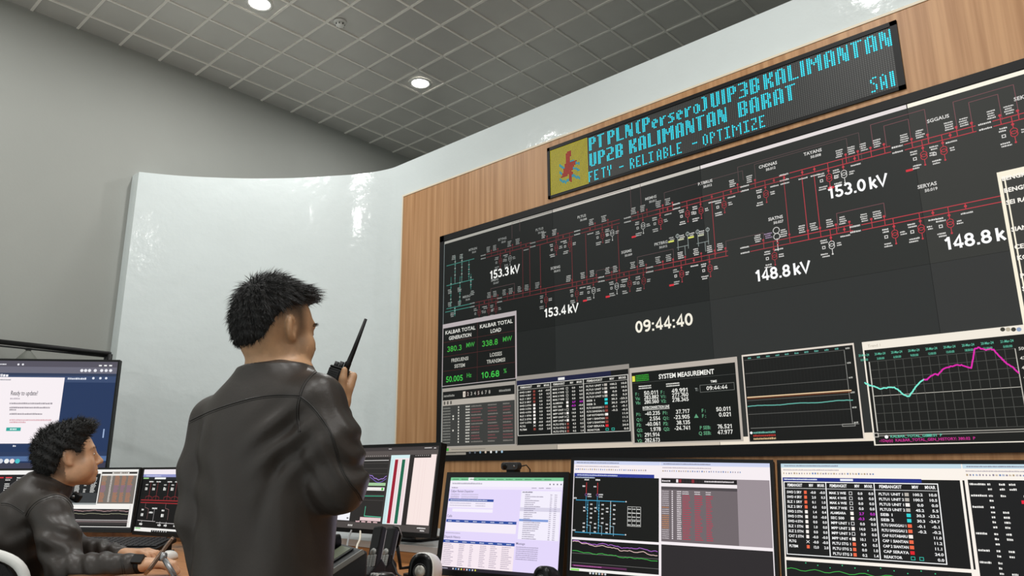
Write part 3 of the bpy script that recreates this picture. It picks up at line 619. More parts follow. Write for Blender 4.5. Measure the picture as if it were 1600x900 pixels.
for k in range(9):
    x = xl + (xr - xl) * k / 8 - .02; sp_ = (xr - xl) / 8; c.text('20-Mar-24' if k < 8 else '21-Mar-24', x - sp_ * .33, zt + H_ * .065, H_ * .026, '#63c2a6', 13, .5, sp_ * .66); c.text('%d:00:00' % (3 * k % 24), x - sp_ * .23, zt + H_ * .015, H_ * .024, '#63c2a6', 13, .5, sp_ * .46)
    c.text('%.2f' % (500 - 30 * k), xr + .012, z0 + (zt - z0) * (8 - k) / 8 - .008, H_ * .03, '#dcd8ce', 13, .6)
TEAL = [(1352, 598.5), (1359, 602), (1366, 604), (1376, 607.5), (1386, 606), (1396, 605), (1404, 609), (1410, 615), (1417, 619), (1421, 619), (1427, 611), (1432, 603.5), (1437, 598), (1444, 593)]
MAG = [(1444, 593), (1449, 593.5), (1455, 588), (1462, 584), (1466, 586.5), (1473, 578), (1478, 574.5), (1486, 572.5), (1496, 570.5), (1505, 571), (1512, 574), (1518, 575), (1521, 560), (1523, 546), (1529, 543.5), (1534, 545), (1541, 547), (1548, 545.5), (1553, 547), (1560, 555), (1567, 562), (1573, 568), (1580, 572), (1586, 577), (1592, 583)]
def dense(P, j):
    out = []
    for (xa_, ya_), (xb_, yb_) in zip(P[:-1], P[1:]):
        for k in range(4): t_ = k / 4; out.append((xa_ + (xb_ - xa_) * t_, ya_ + (yb_ - ya_) * t_ + random.uniform(-j, j)))
    return out + [P[-1]]
c.line([gx(*q) for q in dense(TEAL, .7)], .0055, '#7ff0d8', 13); c.line([gx(*q) for q in dense(MAG, .7)], .0055, '#e02cae', 13)
c.disc(xl + Wd * .05, za + H_ * .075, .007, '#ffffff', 13); c.text('KALBAR_TOTAL_GEN:', xl + Wd * .075, za + H_ * .065, H_ * .027, '#63c2a6', 13, 1); c.text('380.01  P', xl + Wd * .3, za + H_ * .065, H_ * .027, '#63c2a6', 13, 1)
c.text('-1Day(s)  KALBAR_TOTAL_GEN_HISTORY: 380.02  P', xl, za + H_ * .025, H_ * .027, '#c7308f', 13, 1)
for k, s in enumerate(('#3a382f', '#b8ae9a', '#3a382f', '#8fa2c0')): x, z = W(1567 + 8.5 * k, 515); c.disc(x, z, .008, s, 13)
c.build('generation_trend_window', vw)
# the tall list window at the right
c, xa, za, xb, zb = win((1557.5, 270.5), (1700, 520), '#fbf3dd', bg='#3a3a37', L=14, side=.012, barh=.03)
c.rect(xa + .008, za, xa + .013, zb, '#fbf3dd', 16)
for px, py, t_ in ((1566, 283.5, 'BENGKAYANG 1'), (1569.5, 302, 'BENGKAYANG 2'), (1573, 320.5, 'SEI RAYA'), (1581, 362.5, 'SIANTAN'), (1586, 390, 'CEMPAKA'), (1590, 407, 'KOTABARU'), (1595, 435, 'PARIT'), (1598, 455, 'SERAYA')):
    x, z = W(px, py); c.text(t_, x, z, .017, '#fffaf0', 16, 1.4)
c.build('feeder_list_window', vw)
# status strip and task bar along the bottom
c = wcanvas(); z1 = W(980, 688.5)[1]; z2 = W(980, 699)[1]; z3 = zs[0]
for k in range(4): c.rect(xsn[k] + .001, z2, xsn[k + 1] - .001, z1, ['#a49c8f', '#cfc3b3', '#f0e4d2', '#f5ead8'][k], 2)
c.rect(xsn[0], z3, xsn[-1], z2, '#0b0c0d', 2); x = xsn[0]
for k in range(2): c.rect(x + .01 + .035 * k, z2 + .006, x + .04 + .035 * k, z1 - .01, '#3f9a3a', 4)
c.words(x + .1, z2 + .012, x + .4, .006, '#7a756c', 4); c.rect(x, z3 + .003, x + .23, z2 - .004, '#8f897f', 3); c.words(x + .03, z3 + .014, x + .14, .006, '#5c574f', 4)
for k in range(7): c.disc(x + .265 + .045 * k, z3 + .016, .008, ['#5a6068', '#5a6068', '#7d96a8', '#c9b9a8', '#e6e6e2', '#b9c6cc', '#9fc0d4'][k], 4)
c.build('task_bar', vw)

# ============================================================ monitors and television
DESK = 0.76
class Panel:
    """a flat screen standing in the room: centre c (heading frame, relative to the camera), turned by yaw, leaning back by tilt"""
    def __init__(s, c, yaw, tilt, wd, ht, roll=0):
        y = R(yaw); t = R(tilt); ro = R(roll)
        u = np.array([math.cos(y), math.sin(y), 0]); n0 = np.array([math.sin(y), -math.cos(y), 0])
        v = math.cos(t) * np.array([0, 0, 1.0]) - math.sin(t) * n0; n = math.cos(t) * n0 + math.sin(t) * np.array([0, 0, 1.0])
        u, v = math.cos(ro) * u + math.sin(ro) * v, math.cos(ro) * v - math.sin(ro) * u
        s.c = hw(c) + np.array([0, 0, CAM[2]]); s.u, s.v, s.n, s.n0 = hw(u), hw(v), hw(n), hw(n0); s.w, s.h = wd, ht
    def T(s, x, y, z): return s.c + s.u * x + s.v * y + s.n * z
    def P(s, px, py):
        d = ray(px, py); t = ((s.c - CAM) @ s.n) / (d @ s.n); q = CAM + d * t - s.c
        return q @ s.u, q @ s.v
    def canvas(s):
        c = Canvas(.0003); c.T = s.T; return c
def slab(mb, p, x0, y0, x1, y1, z0, z1, m, r=.006):
    M = Matrix(((p.u[0], p.v[0], p.n[0], p.c[0]), (p.u[1], p.v[1], p.n[1], p.c[1]), (p.u[2], p.v[2], p.n[2], p.c[2]), (0, 0, 0, 1)))
    mb.rbox((x0, y0, z0), (x1, y1, z1), r, m, M)
def monitor(p, label, group, bz=(.012, .012, .02), base_z=DESK, cat='monitor', name='computer_monitor', stand=True, bg='#101112', lip=.004, back=.085, fd=(.1, .09)):
    """bz = bezel at the sides, top and bottom; the screen face lies at z=0"""
    bl, btp, bb = bz; W_, H_ = p.w / 2, p.h / 2
    foot = p.c - p.n0 * back; o = empty(name, (foot[0], foot[1], base_z), label, cat, group)
    b = MB(); slab(b, p, -W_ - bl, -H_ - bb, W_ + bl, H_ + btp, -.03, -.0012, M_black); slab(b, p, -W_ * .6, -H_ * .6, W_ * .6, H_ * .6, -.055, -.03, M_black, .02); b.build('housing', o, .002)
    b = MB()
    for x0, y0, x1, y1 in ((-W_ - bl, -H_ - bb, W_ + bl, -H_), (-W_ - bl, H_, W_ + bl, H_ + btp), (-W_ - bl, -H_, -W_, H_), (W_, -H_, W_ + bl, H_)):
        slab(b, p, x0, y0, x1, y1, -.0012, lip, M_blackgloss, .0015)
    b.build('bezel', o)
    b = MB(); slab(b, p, -W_, -H_, W_, H_, -.0012, 0, _glow(bg, 1), .001); b.build('screen', o)
    if stand:
        b = MB(); q = p.c - p.n0 * back
        b.box((q[0] - .022, q[1] - .02, base_z + .012), (q[0] + .022, q[1] + .02, q[2] + .02), M_black)
        b.tube([q + np.array([0, 0, .0]), p.c - p.n0 * .03], .018, M_black, 10); b.build('stand_neck', o, .004)
        b = MB(); a = math.atan2(p.u[1], p.u[0]); M = Matrix.Translation((q[0], q[1], base_z)) @ Matrix.Rotation(a, 4, 'Z')
        b.rbox((-.13, -fd[0], .0005), (.13, fd[1], .012), .04, M_black, M, 6); b.build('stand_base', o, .003)
    return o
def sub(c, x0, y0, x1, y1):
    """unit-square coordinates inside a rectangle of a canvas"""
    return lambda u, v: (x0 + (x1 - x0) * u, y0 + (y1 - y0) * v)

# --- monitor with the dispatcher web page
p1 = Panel((-.0398, 2.548, -.1846), -32.2, 10.4, .456, .306)
o = monitor(p1, 'monitor with a webcam clipped on top, showing a lilac dispatcher web page', 'desk monitors', (.018, .018, .018), back=.07, fd=(.07, .06))
c = p1.canvas(); w_, h_ = .228, .153; U = sub(c, -w_, -h_, w_, h_)
def rc(c, U, u0, v0, u1, v1, col, L=1): a = U(u0, v0); b_ = U(u1, v1); c.rect(a[0], a[1], b_[0], b_[1], col, L)
def wr(c, U, u0, v0, u1, h, col, L=2, f=1): a = U(u0, v0); b_ = U(u1, v0 + h); c.words(a[0], a[1], b_[0], b_[1] - a[1], col, L, f)
def tt(c, U, t, u, v, h, col, L=3, wd=None, bold=.6, al='l'):
    a = U(u, v); b_ = U(u + (wd or 0), v + h); c.text(t, a[0], a[1], b_[1] - a[1], col, L, bold, (b_[0] - a[0]) if wd else None, al)
rc(c, U, 0, 0, 1, 1, '#e4d8fb'); rc(c, U, 0, .965, 1, 1, '#7cc795', 2); rc(c, U, .17, .965, .22, 1, '#f2f4f2', 3); rc(c, U, 0, .9, 1, .965, '#f4effb', 2); rc(c, U, 0, .87, 1, .9, '#efe6fb', 2)
for k in range(11): wr(c, U, .02 + .082 * k, .975, .08 + .082 * k, .012, '#4d7f5e', 4)
wr(c, U, .02, .925, .3, .018, '#a8a2b2', 3); wr(c, U, .02, .88, .08, .012, '#8d879c', 3)
for u in (.74, .8, .86): wr(c, U, u, .885, u + .04, .01, '#8d879c', 3)
for k in range(4): c.disc(*U(.89 + .03 * k, .93), .0025, '#5f5a6a', 3)
tt(c, U, 'Callper Remain Dispatcher', .015, .835, .026, '#6d6880', 3, .215, .2)
for v in (.808, .785, .768): wr(c, U, .02, v, .1, .009, '#a49db3', 3); wr(c, U, .12, v, .38, .009, '#b5aec4', 3, .6)
rc(c, U, .005, .735, .42, .762, '#2c4da0', 3); wr(c, U, .02, .743, .4, .011, '#dfe6f6', 4, .9); rc(c, U, .005, .665, .42, .735, '#f3ecfb', 3)
for v in (.71, .685): wr(c, U, .02, v, .22, .009, '#b2aabf', 4); wr(c, U, .26, v, .35, .009, '#b2aabf', 4)
rc(c, U, .05, .62, .42, .655, '#f6f1fc', 3); tt(c, U, 'Calls', .005, .56, .027, '#6d6880', 3, .05, .2)
rc(c, U, .005, .505, .635, .535, '#2c4da0', 3); rc(c, U, .005, .41, .635, .505, '#f5edf8', 3)
for k in range(8): wr(c, U, .02 + .078 * k, .515, .055 + .078 * k, .01, '#dfe6f6', 4)
wr(c, U, .01, .385, .15, .009, '#a49db3', 4); tt(c, U, 'Dispatch History', .003, .335, .027, '#6d6880', 3, .15, .2)
rc(c, U, .0, .285, .635, .315, '#2c4da0', 3); rc(c, U, 0, .035, .635, .285, '#f7e9f1', 3)
for k in range(8): wr(c, U, .02 + .078 * k, .295, .06 + .078 * k, .01, '#dfe6f6', 4)
rc(c, U, 0, 0, 1, .035, '#2a2530', 4)
for k in range(9): c.disc(*U(.12 + .025 * k, .017), .0028, ['#e8e8ee', '#6aa3e0', '#e0e0e6', '#dddd55', '#e07a5a'][k % 5], 5)
wr(c, U, .015, .012, .07, .012, '#b8b2c4', 5)
for r in range(12):
    for q, e in ((.01, .11), (.15, .21), (.25, .28), (.34, .4), (.43, .5), (.53, .62)): wr(c, U, q, .265 - .0192 * r, e, .0085, '#a598ac', 4, random.uniform(.6, 1))
rc(c, U, .655, .36, .985, .86, '#f3eefc', 2); wr(c, U, .665, .84, .75, .013, '#6f6a80', 3)
for r in range(23):
    v = .815 - .0205 * r
    if r in (7, 8): rc(c, U, .655, v - .004, .985, v + .016, '#d9d4e8', 3)
    if r == 13: rc(c, U, .655, v - .005, .895, v + .018, '#7f9bd8', 3)
    wr(c, U, .69, v, .69 + random.uniform(.04, .16), .01, '#8f889f', 4); wr(c, U, .9, v, .915, .01, '#9b94aa', 4); wr(c, U, .935, v, .955, .01, '#9b94aa', 4)
tt(c, U, 'Message', .645, .305, .024, '#6d6880', 3, .075, .2)
for r in range(7): wr(c, U, .65, .275 - .02 * r, .83, .012, '#a9a0bd', 4)
c.build('web_page', o)
q = p1.T(.015, .153 + .018 + .0215, -.01)
wc = empty('webcam', q, 'small black webcam clipped to the top of the monitor with the lilac page', 'webcam')
M = Matrix.Translation(q) @ Matrix.Rotation(math.atan2(p1.u[1], p1.u[0]), 4, 'Z')
b = MB(); b.rbox((-.034, -.014, -.012), (.034, .014, .014), .010, M_dark, M, 4, 1); b.build('body', wc, .002)
b = MB(); b.lathe([(0, .016), (.0085, .016), (.010, .0145), (.010, .012)], M_blackgloss, (0, 0, 0), 20, M @ Matrix.Translation((-.018, 0, 0)) @ Matrix.Rotation(R(90), 4, 'X')); b.build('lens', wc)
b = MB(); b.lathe([(0, .0152), (.0035, .0152), (.0035, .013)], M_chrome, (0, 0, 0), 12, M @ Matrix.Translation((.02, 0, 0)) @ Matrix.Rotation(R(90), 4, 'X')); b.build('badge', wc)
b = MB(); b.box((-.016, -.006, -.02), (.016, .03, -.011), M_black, M); b.box((-.016, .026, -.06), (.016, .032, -.011), M_black, M); b.build('clip', wc)
b = MB(); b.tube([M @ Vector(v) for v in ((.03, .01, 0), (.048, .02, .004), (.056, .03, -.01), (.05, .045, -.1))], .0022, M_black, 8); b.build('cable', wc)

# --- the two large monitors at the right
p2 = Panel((.4477, 2.229, -.1517), -26, 7, .588, .331, -1.3)
o = monitor(p2, 'wide monitor showing a blue one-line diagram beside a grey alarm list', 'desk monitors', (.010, .010, .018))
c = p2.canvas(); w_, h_ = .294, .1655; V = sub(c, -w_, -h_, w_, h_)
V = sub(c, -w_, -h_, w_, h_)
rc(c, V, 0, 0, 1, 1, '#f6eef2')
SPLIT = .468
def toolbar(c, V, u0, u1, tint='#f7eaf0', tl='#cfd6f2'):
    rc(c, V, u0, .968, u1, 1, tl, 2); wr(c, V, u0 + .015, .978, u0 + .25, .01, '#77788c', 3); wr(c, V, u0 + .01, .945, u0 + .28, .009, '#a59aa6', 3, .9)
    for k in range(34): wr(c, V, u0 + .01 + .0115 * k, .915, u0 + .017 + .0115 * k, .014, random.choice(['#8f8698', '#6f88b8', '#b09a78', '#9a8f9f']), 3)
toolbar(c, V, 0, SPLIT); toolbar(c, V, SPLIT + .002, 1)
rc(c, V, .004, .31, SPLIT - .006, .855, '#121413', 3); rc(c, V, .004, .855, SPLIT - .03, .885, '#2c3a94', 4); wr(c, V, .02, .863, .3, .012, '#cfd6ee', 5, .8); wr(c, V, .01, .84, .12, .012, '#b9c4da', 5)
BL = '#3f9fc8'
for v in (.62, .335): c.line([V(.02, v + .02), V(.285, v + .02)], .0022, BL, 5); wr(c, V, .006, v + .03, .022, .015, '#e0e0e0', 5)
for u, r_ in ((.075, 1), (.137, 1), (.2, 0)):
    c.line([V(u + .01, .64), V(u + .01, .36)], .0016, BL if u < .2 else '#cfd8dc', 5); c.line([V(u + .01, .42), V(u + .028, .42), V(u + .028, .34)], .0014, '#9fc4d4', 5)
    if r_:
        c.line([V(u, .8), V(u, .7)], .0018, '#c22f35', 5); c.ring(*V(u, .69), .0035, .001, '#9a6ab8', 5); c.line([V(u, .68), V(u, .56), V(u + .01, .56)], .0014, BL, 5); wr(c, V, u - .012, .82, u + .012, .014, '#e6e6e6', 5)
        wr(c, V, u - .022, .76, u - .008, .014, '#e0e0e0', 5); wr(c, V, u + .008, .69, u + .03, .013, '#e0e0e0', 5); wr(c, V, u + .008, .67, u + .03, .012, '#d0d0d0', 5)
    for k in range(5): wr(c, V, u + .024, .6 - .04 * k, u + .036, .014, '#dcdcdc', 5); wr(c, V, u - .014, .5 - .035 * k if k > 1 else .57 - .03 * k, u - .002, .014, '#dcdcdc', 5)
    for k in range(9): c.disc(*V(u + .01, .6 - .025 * k), .0016, '#7fd0ec', 6)
for v in (.645, .36): c.disc(*V(.292, v - .004), .002, '#e8e8e8', 6)
x0_, y0_ = V(.3, .43); x1_, y1_ = V(.37, .6)
c.frame(x0_, y0_, x1_, y1_, .001, '#d8d8d4', 5)
for k in (1, 2):
    c.rect(x0_ + (x1_ - x0_) * k / 3, y0_, x0_ + (x1_ - x0_) * k / 3 + .0008, y1_, '#d8d8d4', 5); c.rect(x0_, y0_ + (y1_ - y0_) * k / 3, x1_, y0_ + (y1_ - y0_) * k / 3 + .0008, '#d8d8d4', 5)
for i in range(3):
    for j in range(5): c.words(x0_ + (x1_ - x0_) * (i / 3 + .04), y0_ + (y1_ - y0_) * (.05 + .2 * j), x0_ + (x1_ - x0_) * (i / 3 + .28), .003, '#e8e8e4', 6)
# trends below
rc(c, V, .004, .045, SPLIT - .006, .29, '#131415', 3); rc(c, V, .004, .17, SPLIT - .006, .174, '#6a6a68', 4); rc(c, V, .004, .09, SPLIT - .006, .094, '#6a6a68', 4)
rc(c, V, .01, .06, .3, .076, '#5b2a52', 4); wr(c, V, .02, .063, .17, .008, '#c06ab0', 5)
def wig(v0, v1, amp, n=44, u0=.01, u1=.455): return [V(u0 + (u1 - u0) * k / n, v0 + (v1 - v0) * k / n + amp * (math.sin(k * .9) * .5 + math.sin(k * .37 + 1) * .7 + random.uniform(-.5, .5))) for k in range(n + 1)]
c.line(wig(.275, .235, .009), .0018, '#b06ad0', 6); c.line(wig(.27, .2, .009), .0018, '#e8c6c0', 6); c.line(wig(.19, .155, .006), .0018, '#3fae4a', 6)
rc(c, V, 0, 0, 1, .022, '#101113', 4); rc(c, V, 0, .022, SPLIT, .042, '#f4f2ee', 4); rc(c, V, .004, .024, .05, .04, '#8fe06a', 5)
for k in range(6): c.disc(*V(.11 + .016 * k, .012), .003, ['#e6e6e6', '#cfd8e6', '#d8d6c0', '#b8d0e0', '#e0b8a8', '#cfd0d6'][k], 5)
# alarm list and the blank window on the right half
rc(c, V, SPLIT + .006, .32, .995, .86, '#9a8f95', 3); rc(c, V, SPLIT + .006, .32, .845, .855, '#6f666a', 4); rc(c, V, SPLIT + .006, .815, .845, .855, '#1a1719', 5); rc(c, V, SPLIT + .006, .785, .845, .815, '#f4ecef', 5); rc(c, V, SPLIT + .006, .76, .845, .785, '#4c464a', 5)
wr(c, V, SPLIT + .01, .827, .52, .014, '#d8d0d4', 6); rc(c, V, .55, .822, .56, .85, '#f4ecef', 6)
for k in range(8): rc(c, V, .563 + .016 * k, .822, .576 + .016 * k, .85, '#8a2a34' if k in (0, 4) else '#2a2628', 6)
wr(c, V, .69, .83, .83, .014, '#e0d8dc', 6)
for r in range(24):
    v = .74 - .0172 * r
    wr(c, V, SPLIT + .01, v, SPLIT + .045, .009, '#c98a5c' if 7 < r < 19 and r not in (9, 10, 11) else '#c8bec3', 6); rc(c, V, .527, v, .533, v + .01, '#efe6ea', 6); wr(c, V, .553, v, .574, .01, '#efe6ea', 6)
    for q, e in ((.58, .625), (.64, .68), (.695, .73)): wr(c, V, q, v, e, .0095, '#b8364f', 6, random.uniform(.6, 1)) if r > 1 else wr(c, V, q, v, e, .009, '#e0d6da', 6, .7)
rc(c, V, SPLIT + .004, .295, 1, .318, '#f6eef2', 4); rc(c, V, SPLIT + .006, 0, .995, .295, '#2b282b', 3)
c.build('desktop_windows', o)

p3 = Panel((.992, 1.94, -.164), -33, 9, .597, .336, -.6)
o = monitor(p3, 'rightmost wide monitor showing the three-column generator table on black', 'desk monitors', (.010, .010, .018))
c = p3.canvas(); w_, h_ = .2985, .168; V = sub(c, -w_, -h_, w_, h_)
rc(c, V, 0, 0, 1, 1, '#fbf3ea')
xs_ = (p3.P(1511, 800)[0] + w_) / (2 * w_)
def px3(px, py): a, b_ = p3.P(px, py); return a, b_
toolbar(c, V, 0, xs_, '#fbf1e8', '#c4dce8'); toolbar(c, V, xs_ + .004, 1, '#fbf1e8', '#c4dce8')
a = p3.P(1223, 747); b_ = p3.P(1507, 752); e_ = p3.P(1228, 870)
c.rect(a[0], e_[1], b_[0], a[1], '#141516', 3)
t0 = p3.P(1224, 751); t1 = p3.P(1465, 757); bt = p3.P(1229, 866)
hb = p3.P(1222.5, 746)[1]; c.rect(a[0], t0[1] - .001, p3.P(1440, 752)[0], hb, '#1f2e86', 4); c.words(a[0] + .004, t0[1] + .002, a[0] + .1, .004, '#dfe6f6', 5, .9); c.rect(p3.P(1313, 752)[0], t0[1] + .001, p3.P(1333, 752)[0], hb - .002, '#e8ecf6', 5)
gentable(c, t0[0] + .002, bt[1], t1[0], t0[1] - .002, 6, cols=(0, .292, .61, 1.0), orange='#f06a48')
c.rect(p3.P(1506, 800)[0], e_[1] - .09, p3.P(1510, 800)[0], hb, '#fbf3ea', 5)
c.rect(a[0], -h_ + .01, p3.P(1506, 800)[0], e_[1] - .008, '#161718', 3)
for k in range(12): c.disc(a[0] + .05 + .03 * k, e_[1] - .012 - .004 * (k % 3), .0014, '#3fd08a', 5)
c.line([(a[0], e_[1] - .03 + .004 * math.sin(k)) if k == 0 else (a[0] + .012 * k, e_[1] - .03 + .003 * math.sin(k * 1.3)) for k in range(26)], .0016, '#3fae4a', 5)
x0_ = p3.P(1511, 760)[0] + .003; c.rect(x0_, -h_ + .01, w_ - .002, hb, '#161719', 3)
yy = hb - .008; rows = [(1, 2, 0), (1, 2, 1), (1, 5, 0), (1, 3, 0), (1, 2, 0), (1, 3, 0), (1, 2, 0), (1, 3, 0)]
for i, (hd, n_, rd) in enumerate(rows):
    c.words(x0_ + .003, yy - .005, x0_ + (.036 if i < 2 else .026), .0048, '#f4f2ee', 5)
    for k in range(n_):
        y = yy - .005 - .0115 * k; c.words(x0_ + .04, y, x0_ + .048, .0048, '#f4f2ee', 5)
        if random.random() < .75: c.words(x0_ + .064, y, x0_ + .076, .0048, '#f4f2ee', 5)
        if i > 0 and random.random() < .8: c.words(x0_ + .11, y, x0_ + .126, .0048, '#f4f2ee', 5); c.words(x0_ + .14, y, x0_ + .156, .0048, '#f4f2ee', 5)
    if rd: c.rect(x0_ + .104, yy - .02, x0_ + .122, yy - .012, '#e81f3a', 6); c.rect(x0_ + .128, yy - .02, x0_ + .16, yy - .012, '#e81f3a', 6)
    yy -= .0115 * n_ + .004
c.words(x0_ + .084, hb - .013, x0_ + .098, .0048, '#f4f2ee', 5); c.words(x0_ + .084, hb - .0245, x0_ + .098, .0048, '#f4f2ee', 5)
rc(c, V, 0, 0, 1, .03, '#101113', 4)
c.build('desktop_windows', o)

# --- the monitor behind the standing man's elbow
p0 = Panel((-.53, 3.121, -.079), -38.5, 8.2, .586, .330)
o = monitor(p0, 'wide monitor with dark trends and red and green bars, half behind the standing person', 'desk monitors', (.012, .013, .017), .828, back=.15, fd=(.08, .09))
c = p0.canvas(); w0, h0 = .293, .165; V = sub(c, -w0, -h0, w0, h0)
def pu(px, py): x, y = p0.P(px, py); return (x + w0) / (2 * w0), (y + h0) / (2 * h0)
rc(c, V, 0, 0, 1, 1, '#3b3736'); rc(c, V, 0, .955, 1, 1, '#3f3a3a', 2); rc(c, V, 0, .88, 1, .955, '#57504e', 2); rc(c, V, 0, 0, 1, .075, '#4c4745', 2)
wr(c, V, .86, .975, .93, .01, '#e8e4e2', 3); wr(c, V, .95, .97, .97, .012, '#e8e4e2', 3); wr(c, V, .5, .975, .53, .01, '#dcd8d6', 3)
u_d0 = 0; u_d1 = pu(605, 740)[0]; u_w0 = pu(611, 720)[0]; u_w1 = pu(640, 720)[0]; u_r0 = pu(645, 740)[0]; u_r1 = .985
rc(c, V, .0, .08, u_d1, .88, '#2b2928', 3)
for k in range(8): rc(c, V, .01, .8 - .065 * k, u_d1, .804 - .065 * k, '#55514f', 4)
rc(c, V, .01, .835, u_d1, .842, '#e0dcda', 4)
for k in range(24): wr(c, V, .01 + .023 * k, .89, .02 + .023 * k, .01, '#b8b2ae', 4) if .01 + .023 * k < u_d1 - .02 else None
c.line([V(u_d1 * (.5 + .5 * k / 20), .63 + .03 * math.sin(k * .33) + .006 * math.sin(k * 1.7)) for k in range(21)], .0028, '#a37fd6', 5); c.line([V(u_d1 * (.5 + .5 * k / 20), .6 + .035 * math.sin(k * .33)) for k in range(21)], .0024, '#7a5fc0', 5)
rc(c, V, .3, .525, u_d1, .56, '#a8d0a0', 4); rc(c, V, .3, .465, u_d1 * .99, .505, '#f2efec', 4); rc(c, V, u_d1 * .93, .47, u_d1 * .97, .5, '#3fbf3a', 5)
c.line([V(.05, .39), V(u_d1, .4)], .0028, '#3fb08a', 5); c.line([V(u_d1 * .66, .27), V(u_d1 * .66, .155), V(u_d1, .15)], .0026, '#5fd0a8', 5)
rc(c, V, .3, .1, u_d1, .14, '#e6c9cb', 5)
for k in range(4): wr(c, V, u_d1 * (.5 + .12 * k), .078, u_d1 * (.58 + .12 * k), .018, '#f0c8cc', 5)
rc(c, V, .0, .09, u_d1 * .36, .5, '#f4f4fa', 6); rc(c, V, u_d1 * .33, .36, u_d1 * .36, .42, '#e8d83a', 7)
for k in range(3): wr(c, V, u_d1 * .3, .11 + .0 * k, u_d1 * .34, .02, '#3a3836', 7)
for k in range(3): c.disc(*V(u_d1 * (.36 + .035 * k), .035), .004, '#d8d4d0', 5)
rc(c, V, u_w0, .075, u_w1, .9, '#f6e8ea', 4); rc(c, V, u_w0, .075, u_w0 + (u_w1 - u_w0) * .22, .9, '#d3eef0', 5)
dw = u_w1 - u_w0; rc(c, V, u_w0, .86, u_w1, .9, '#d3eef0', 6)
for q, col in ((.24, '#a31f34'), (.62, '#1f6f52')):
    rc(c, V, u_w0 + dw * q, .085, u_w0 + dw * (q + .17), .845, col, 6)
    for k in range(46): rc(c, V, u_w0 + dw * q, .09 + .0164 * k, u_w0 + dw * (q + .17), .0935 + .0164 * k, '#6f1224' if q < .5 else '#123f30', 7)
for q in (.08, .5, .88):
    for k in range(50): wr(c, V, u_w0 + dw * (q - .05), .09 + .0152 * k, u_w0 + dw * (q + .05), .006, '#d8a8ac' if q > .2 else '#9fbcc0', 6)
rc(c, V, u_w1, .075, u_r0, .9, '#2b2827', 4); rc(c, V, u_r0, .085, u_r1, .9, '#f8e6e2', 5); rc(c, V, u_r0, .862, u_r0 + .16, .9, '#2b2827', 6)
for k in range(7): wr(c, V, u_r0 + .01 + .02 * k, .885, u_r0 + .02 + .02 * k, .01, '#b8b2ae', 7)
for q in (.3, .45, .55): rc(c, V, u_r0 + (u_r1 - u_r0) * q, .085, u_r0 + (u_r1 - u_r0) * (q + .01), .84, '#ecd6d4', 6)
wr(c, V, .88, .045, .96, .014, '#f0ecea', 5); wr(c, V, .91, .018, .95, .014, '#f0ecea', 5)
c.build('desktop_windows', o)

# --- the three monitors in front of the seated person
def dense_table(c, V, u0, v0, u1, v1, cols, rows, colr='#f2f2ee', L=4, lean=0, ht=.55):
    for r in range(rows):
        v = v1 - (v1 - v0) * (r + 1) / rows
        for q, e in cols: 
            if random.random() < .9: wr(c, V, u0 + (u1 - u0) * q, v, u0 + (u1 - u0) * e, (v1 - v0) / rows * ht, colr if isinstance(colr, str) else random.choice(colr), L, random.uniform(.7, 1))
pl1 = Panel((-2.167, 3.915, -.144), -12.8, 3.4, .52, .292)
o = monitor(pl1, 'monitor right of the seated person\'s neck, showing an orange alarm list above thin trends', 'desk monitors', (.010, .010, .016), .828, back=.20, fd=(.06, .09))
c = pl1.canvas(); w1, h1 = .26, .146; V = sub(c, -w1, -h1, w1, h1)
rc(c, V, 0, 0, 1, 1, '#f4f2ee'); rc(c, V, .0, .40, .565, .93, '#1e2021', 2); rc(c, V, 0, .40, .565, .43, '#9aa0a0', 3); rc(c, V, 0, .43, .565, .60, '#3a3d3f', 3)
dense_table(c, V, .02, .61, .55, .92, ((0, .12), (.16, .22), (.3, .42), (.5, .62), (.7, .76), (.85, .97)), 14)
rc(c, V, .575, .42, .985, .96, '#77706a', 3); rc(c, V, .58, .925, .985, .955, '#2f2d2b', 4); rc(c, V, .58, .895, .985, .925, '#f0ece6', 4)
for k in range(9): rc(c, V, .7 + .022 * k, .93, .718 + .022 * k, .95, '#f0ece6' if k % 4 == 0 else '#b0a8a0', 5)
for r in range(22):
    v = .88 - .0205 * r; cl = '#c07a52' if r < 8 or r > 13 else '#a06a8a'
    for q, e in ((.59, .65), (.74, .8), (.82, .87), (.89, .95)): wr(c, V, q, v, e, .013, cl if q != .59 or r > 4 else '#b08a6a', 5, random.uniform(.7, 1))
    wr(c, V, .69, v, .71, .013, '#efe8e0', 5)
rc(c, V, 0, .04, .97, .33, '#1d1c1d', 2); rc(c, V, 0, .14, .97, .15, '#cfc8c8', 3); rc(c, V, 0, .07, .97, .14, '#3a3737', 3); rc(c, V, .1, .115, .97, .122, '#b09a9a', 4)
def wg(v0, amp, u0=.0, u1=.95, n=40): return [V(u0 + (u1 - u0) * k / n, v0 + amp * (math.sin(k * .6) + random.uniform(-.6, .6))) for k in range(n + 1)]
c.line(wg(.3, .008), .0016, '#d8b8b8', 4); c.line(wg(.25, .006), .0016, '#b8b89a', 4); c.line(wg(.305, .006), .0012, '#8f6a6a', 4)
rc(c, V, .955, .04, .97, .4, '#e8e4e0', 4); rc(c, V, 0, 0, 1, .03, '#2a2a2c', 3)
c.build('desktop_windows', o)
pl2 = Panel((-1.661, 3.692, -.147), -33.2, 3.8, .52, .296)
o = monitor(pl2, 'monitor left of the standing person showing a one-line diagram with a bold red busbar', 'desk monitors', (.010, .010, .018), .828, back=.24, fd=(.06, .09))
c = pl2.canvas(); V = sub(c, -.26, -.148, .26, .148)
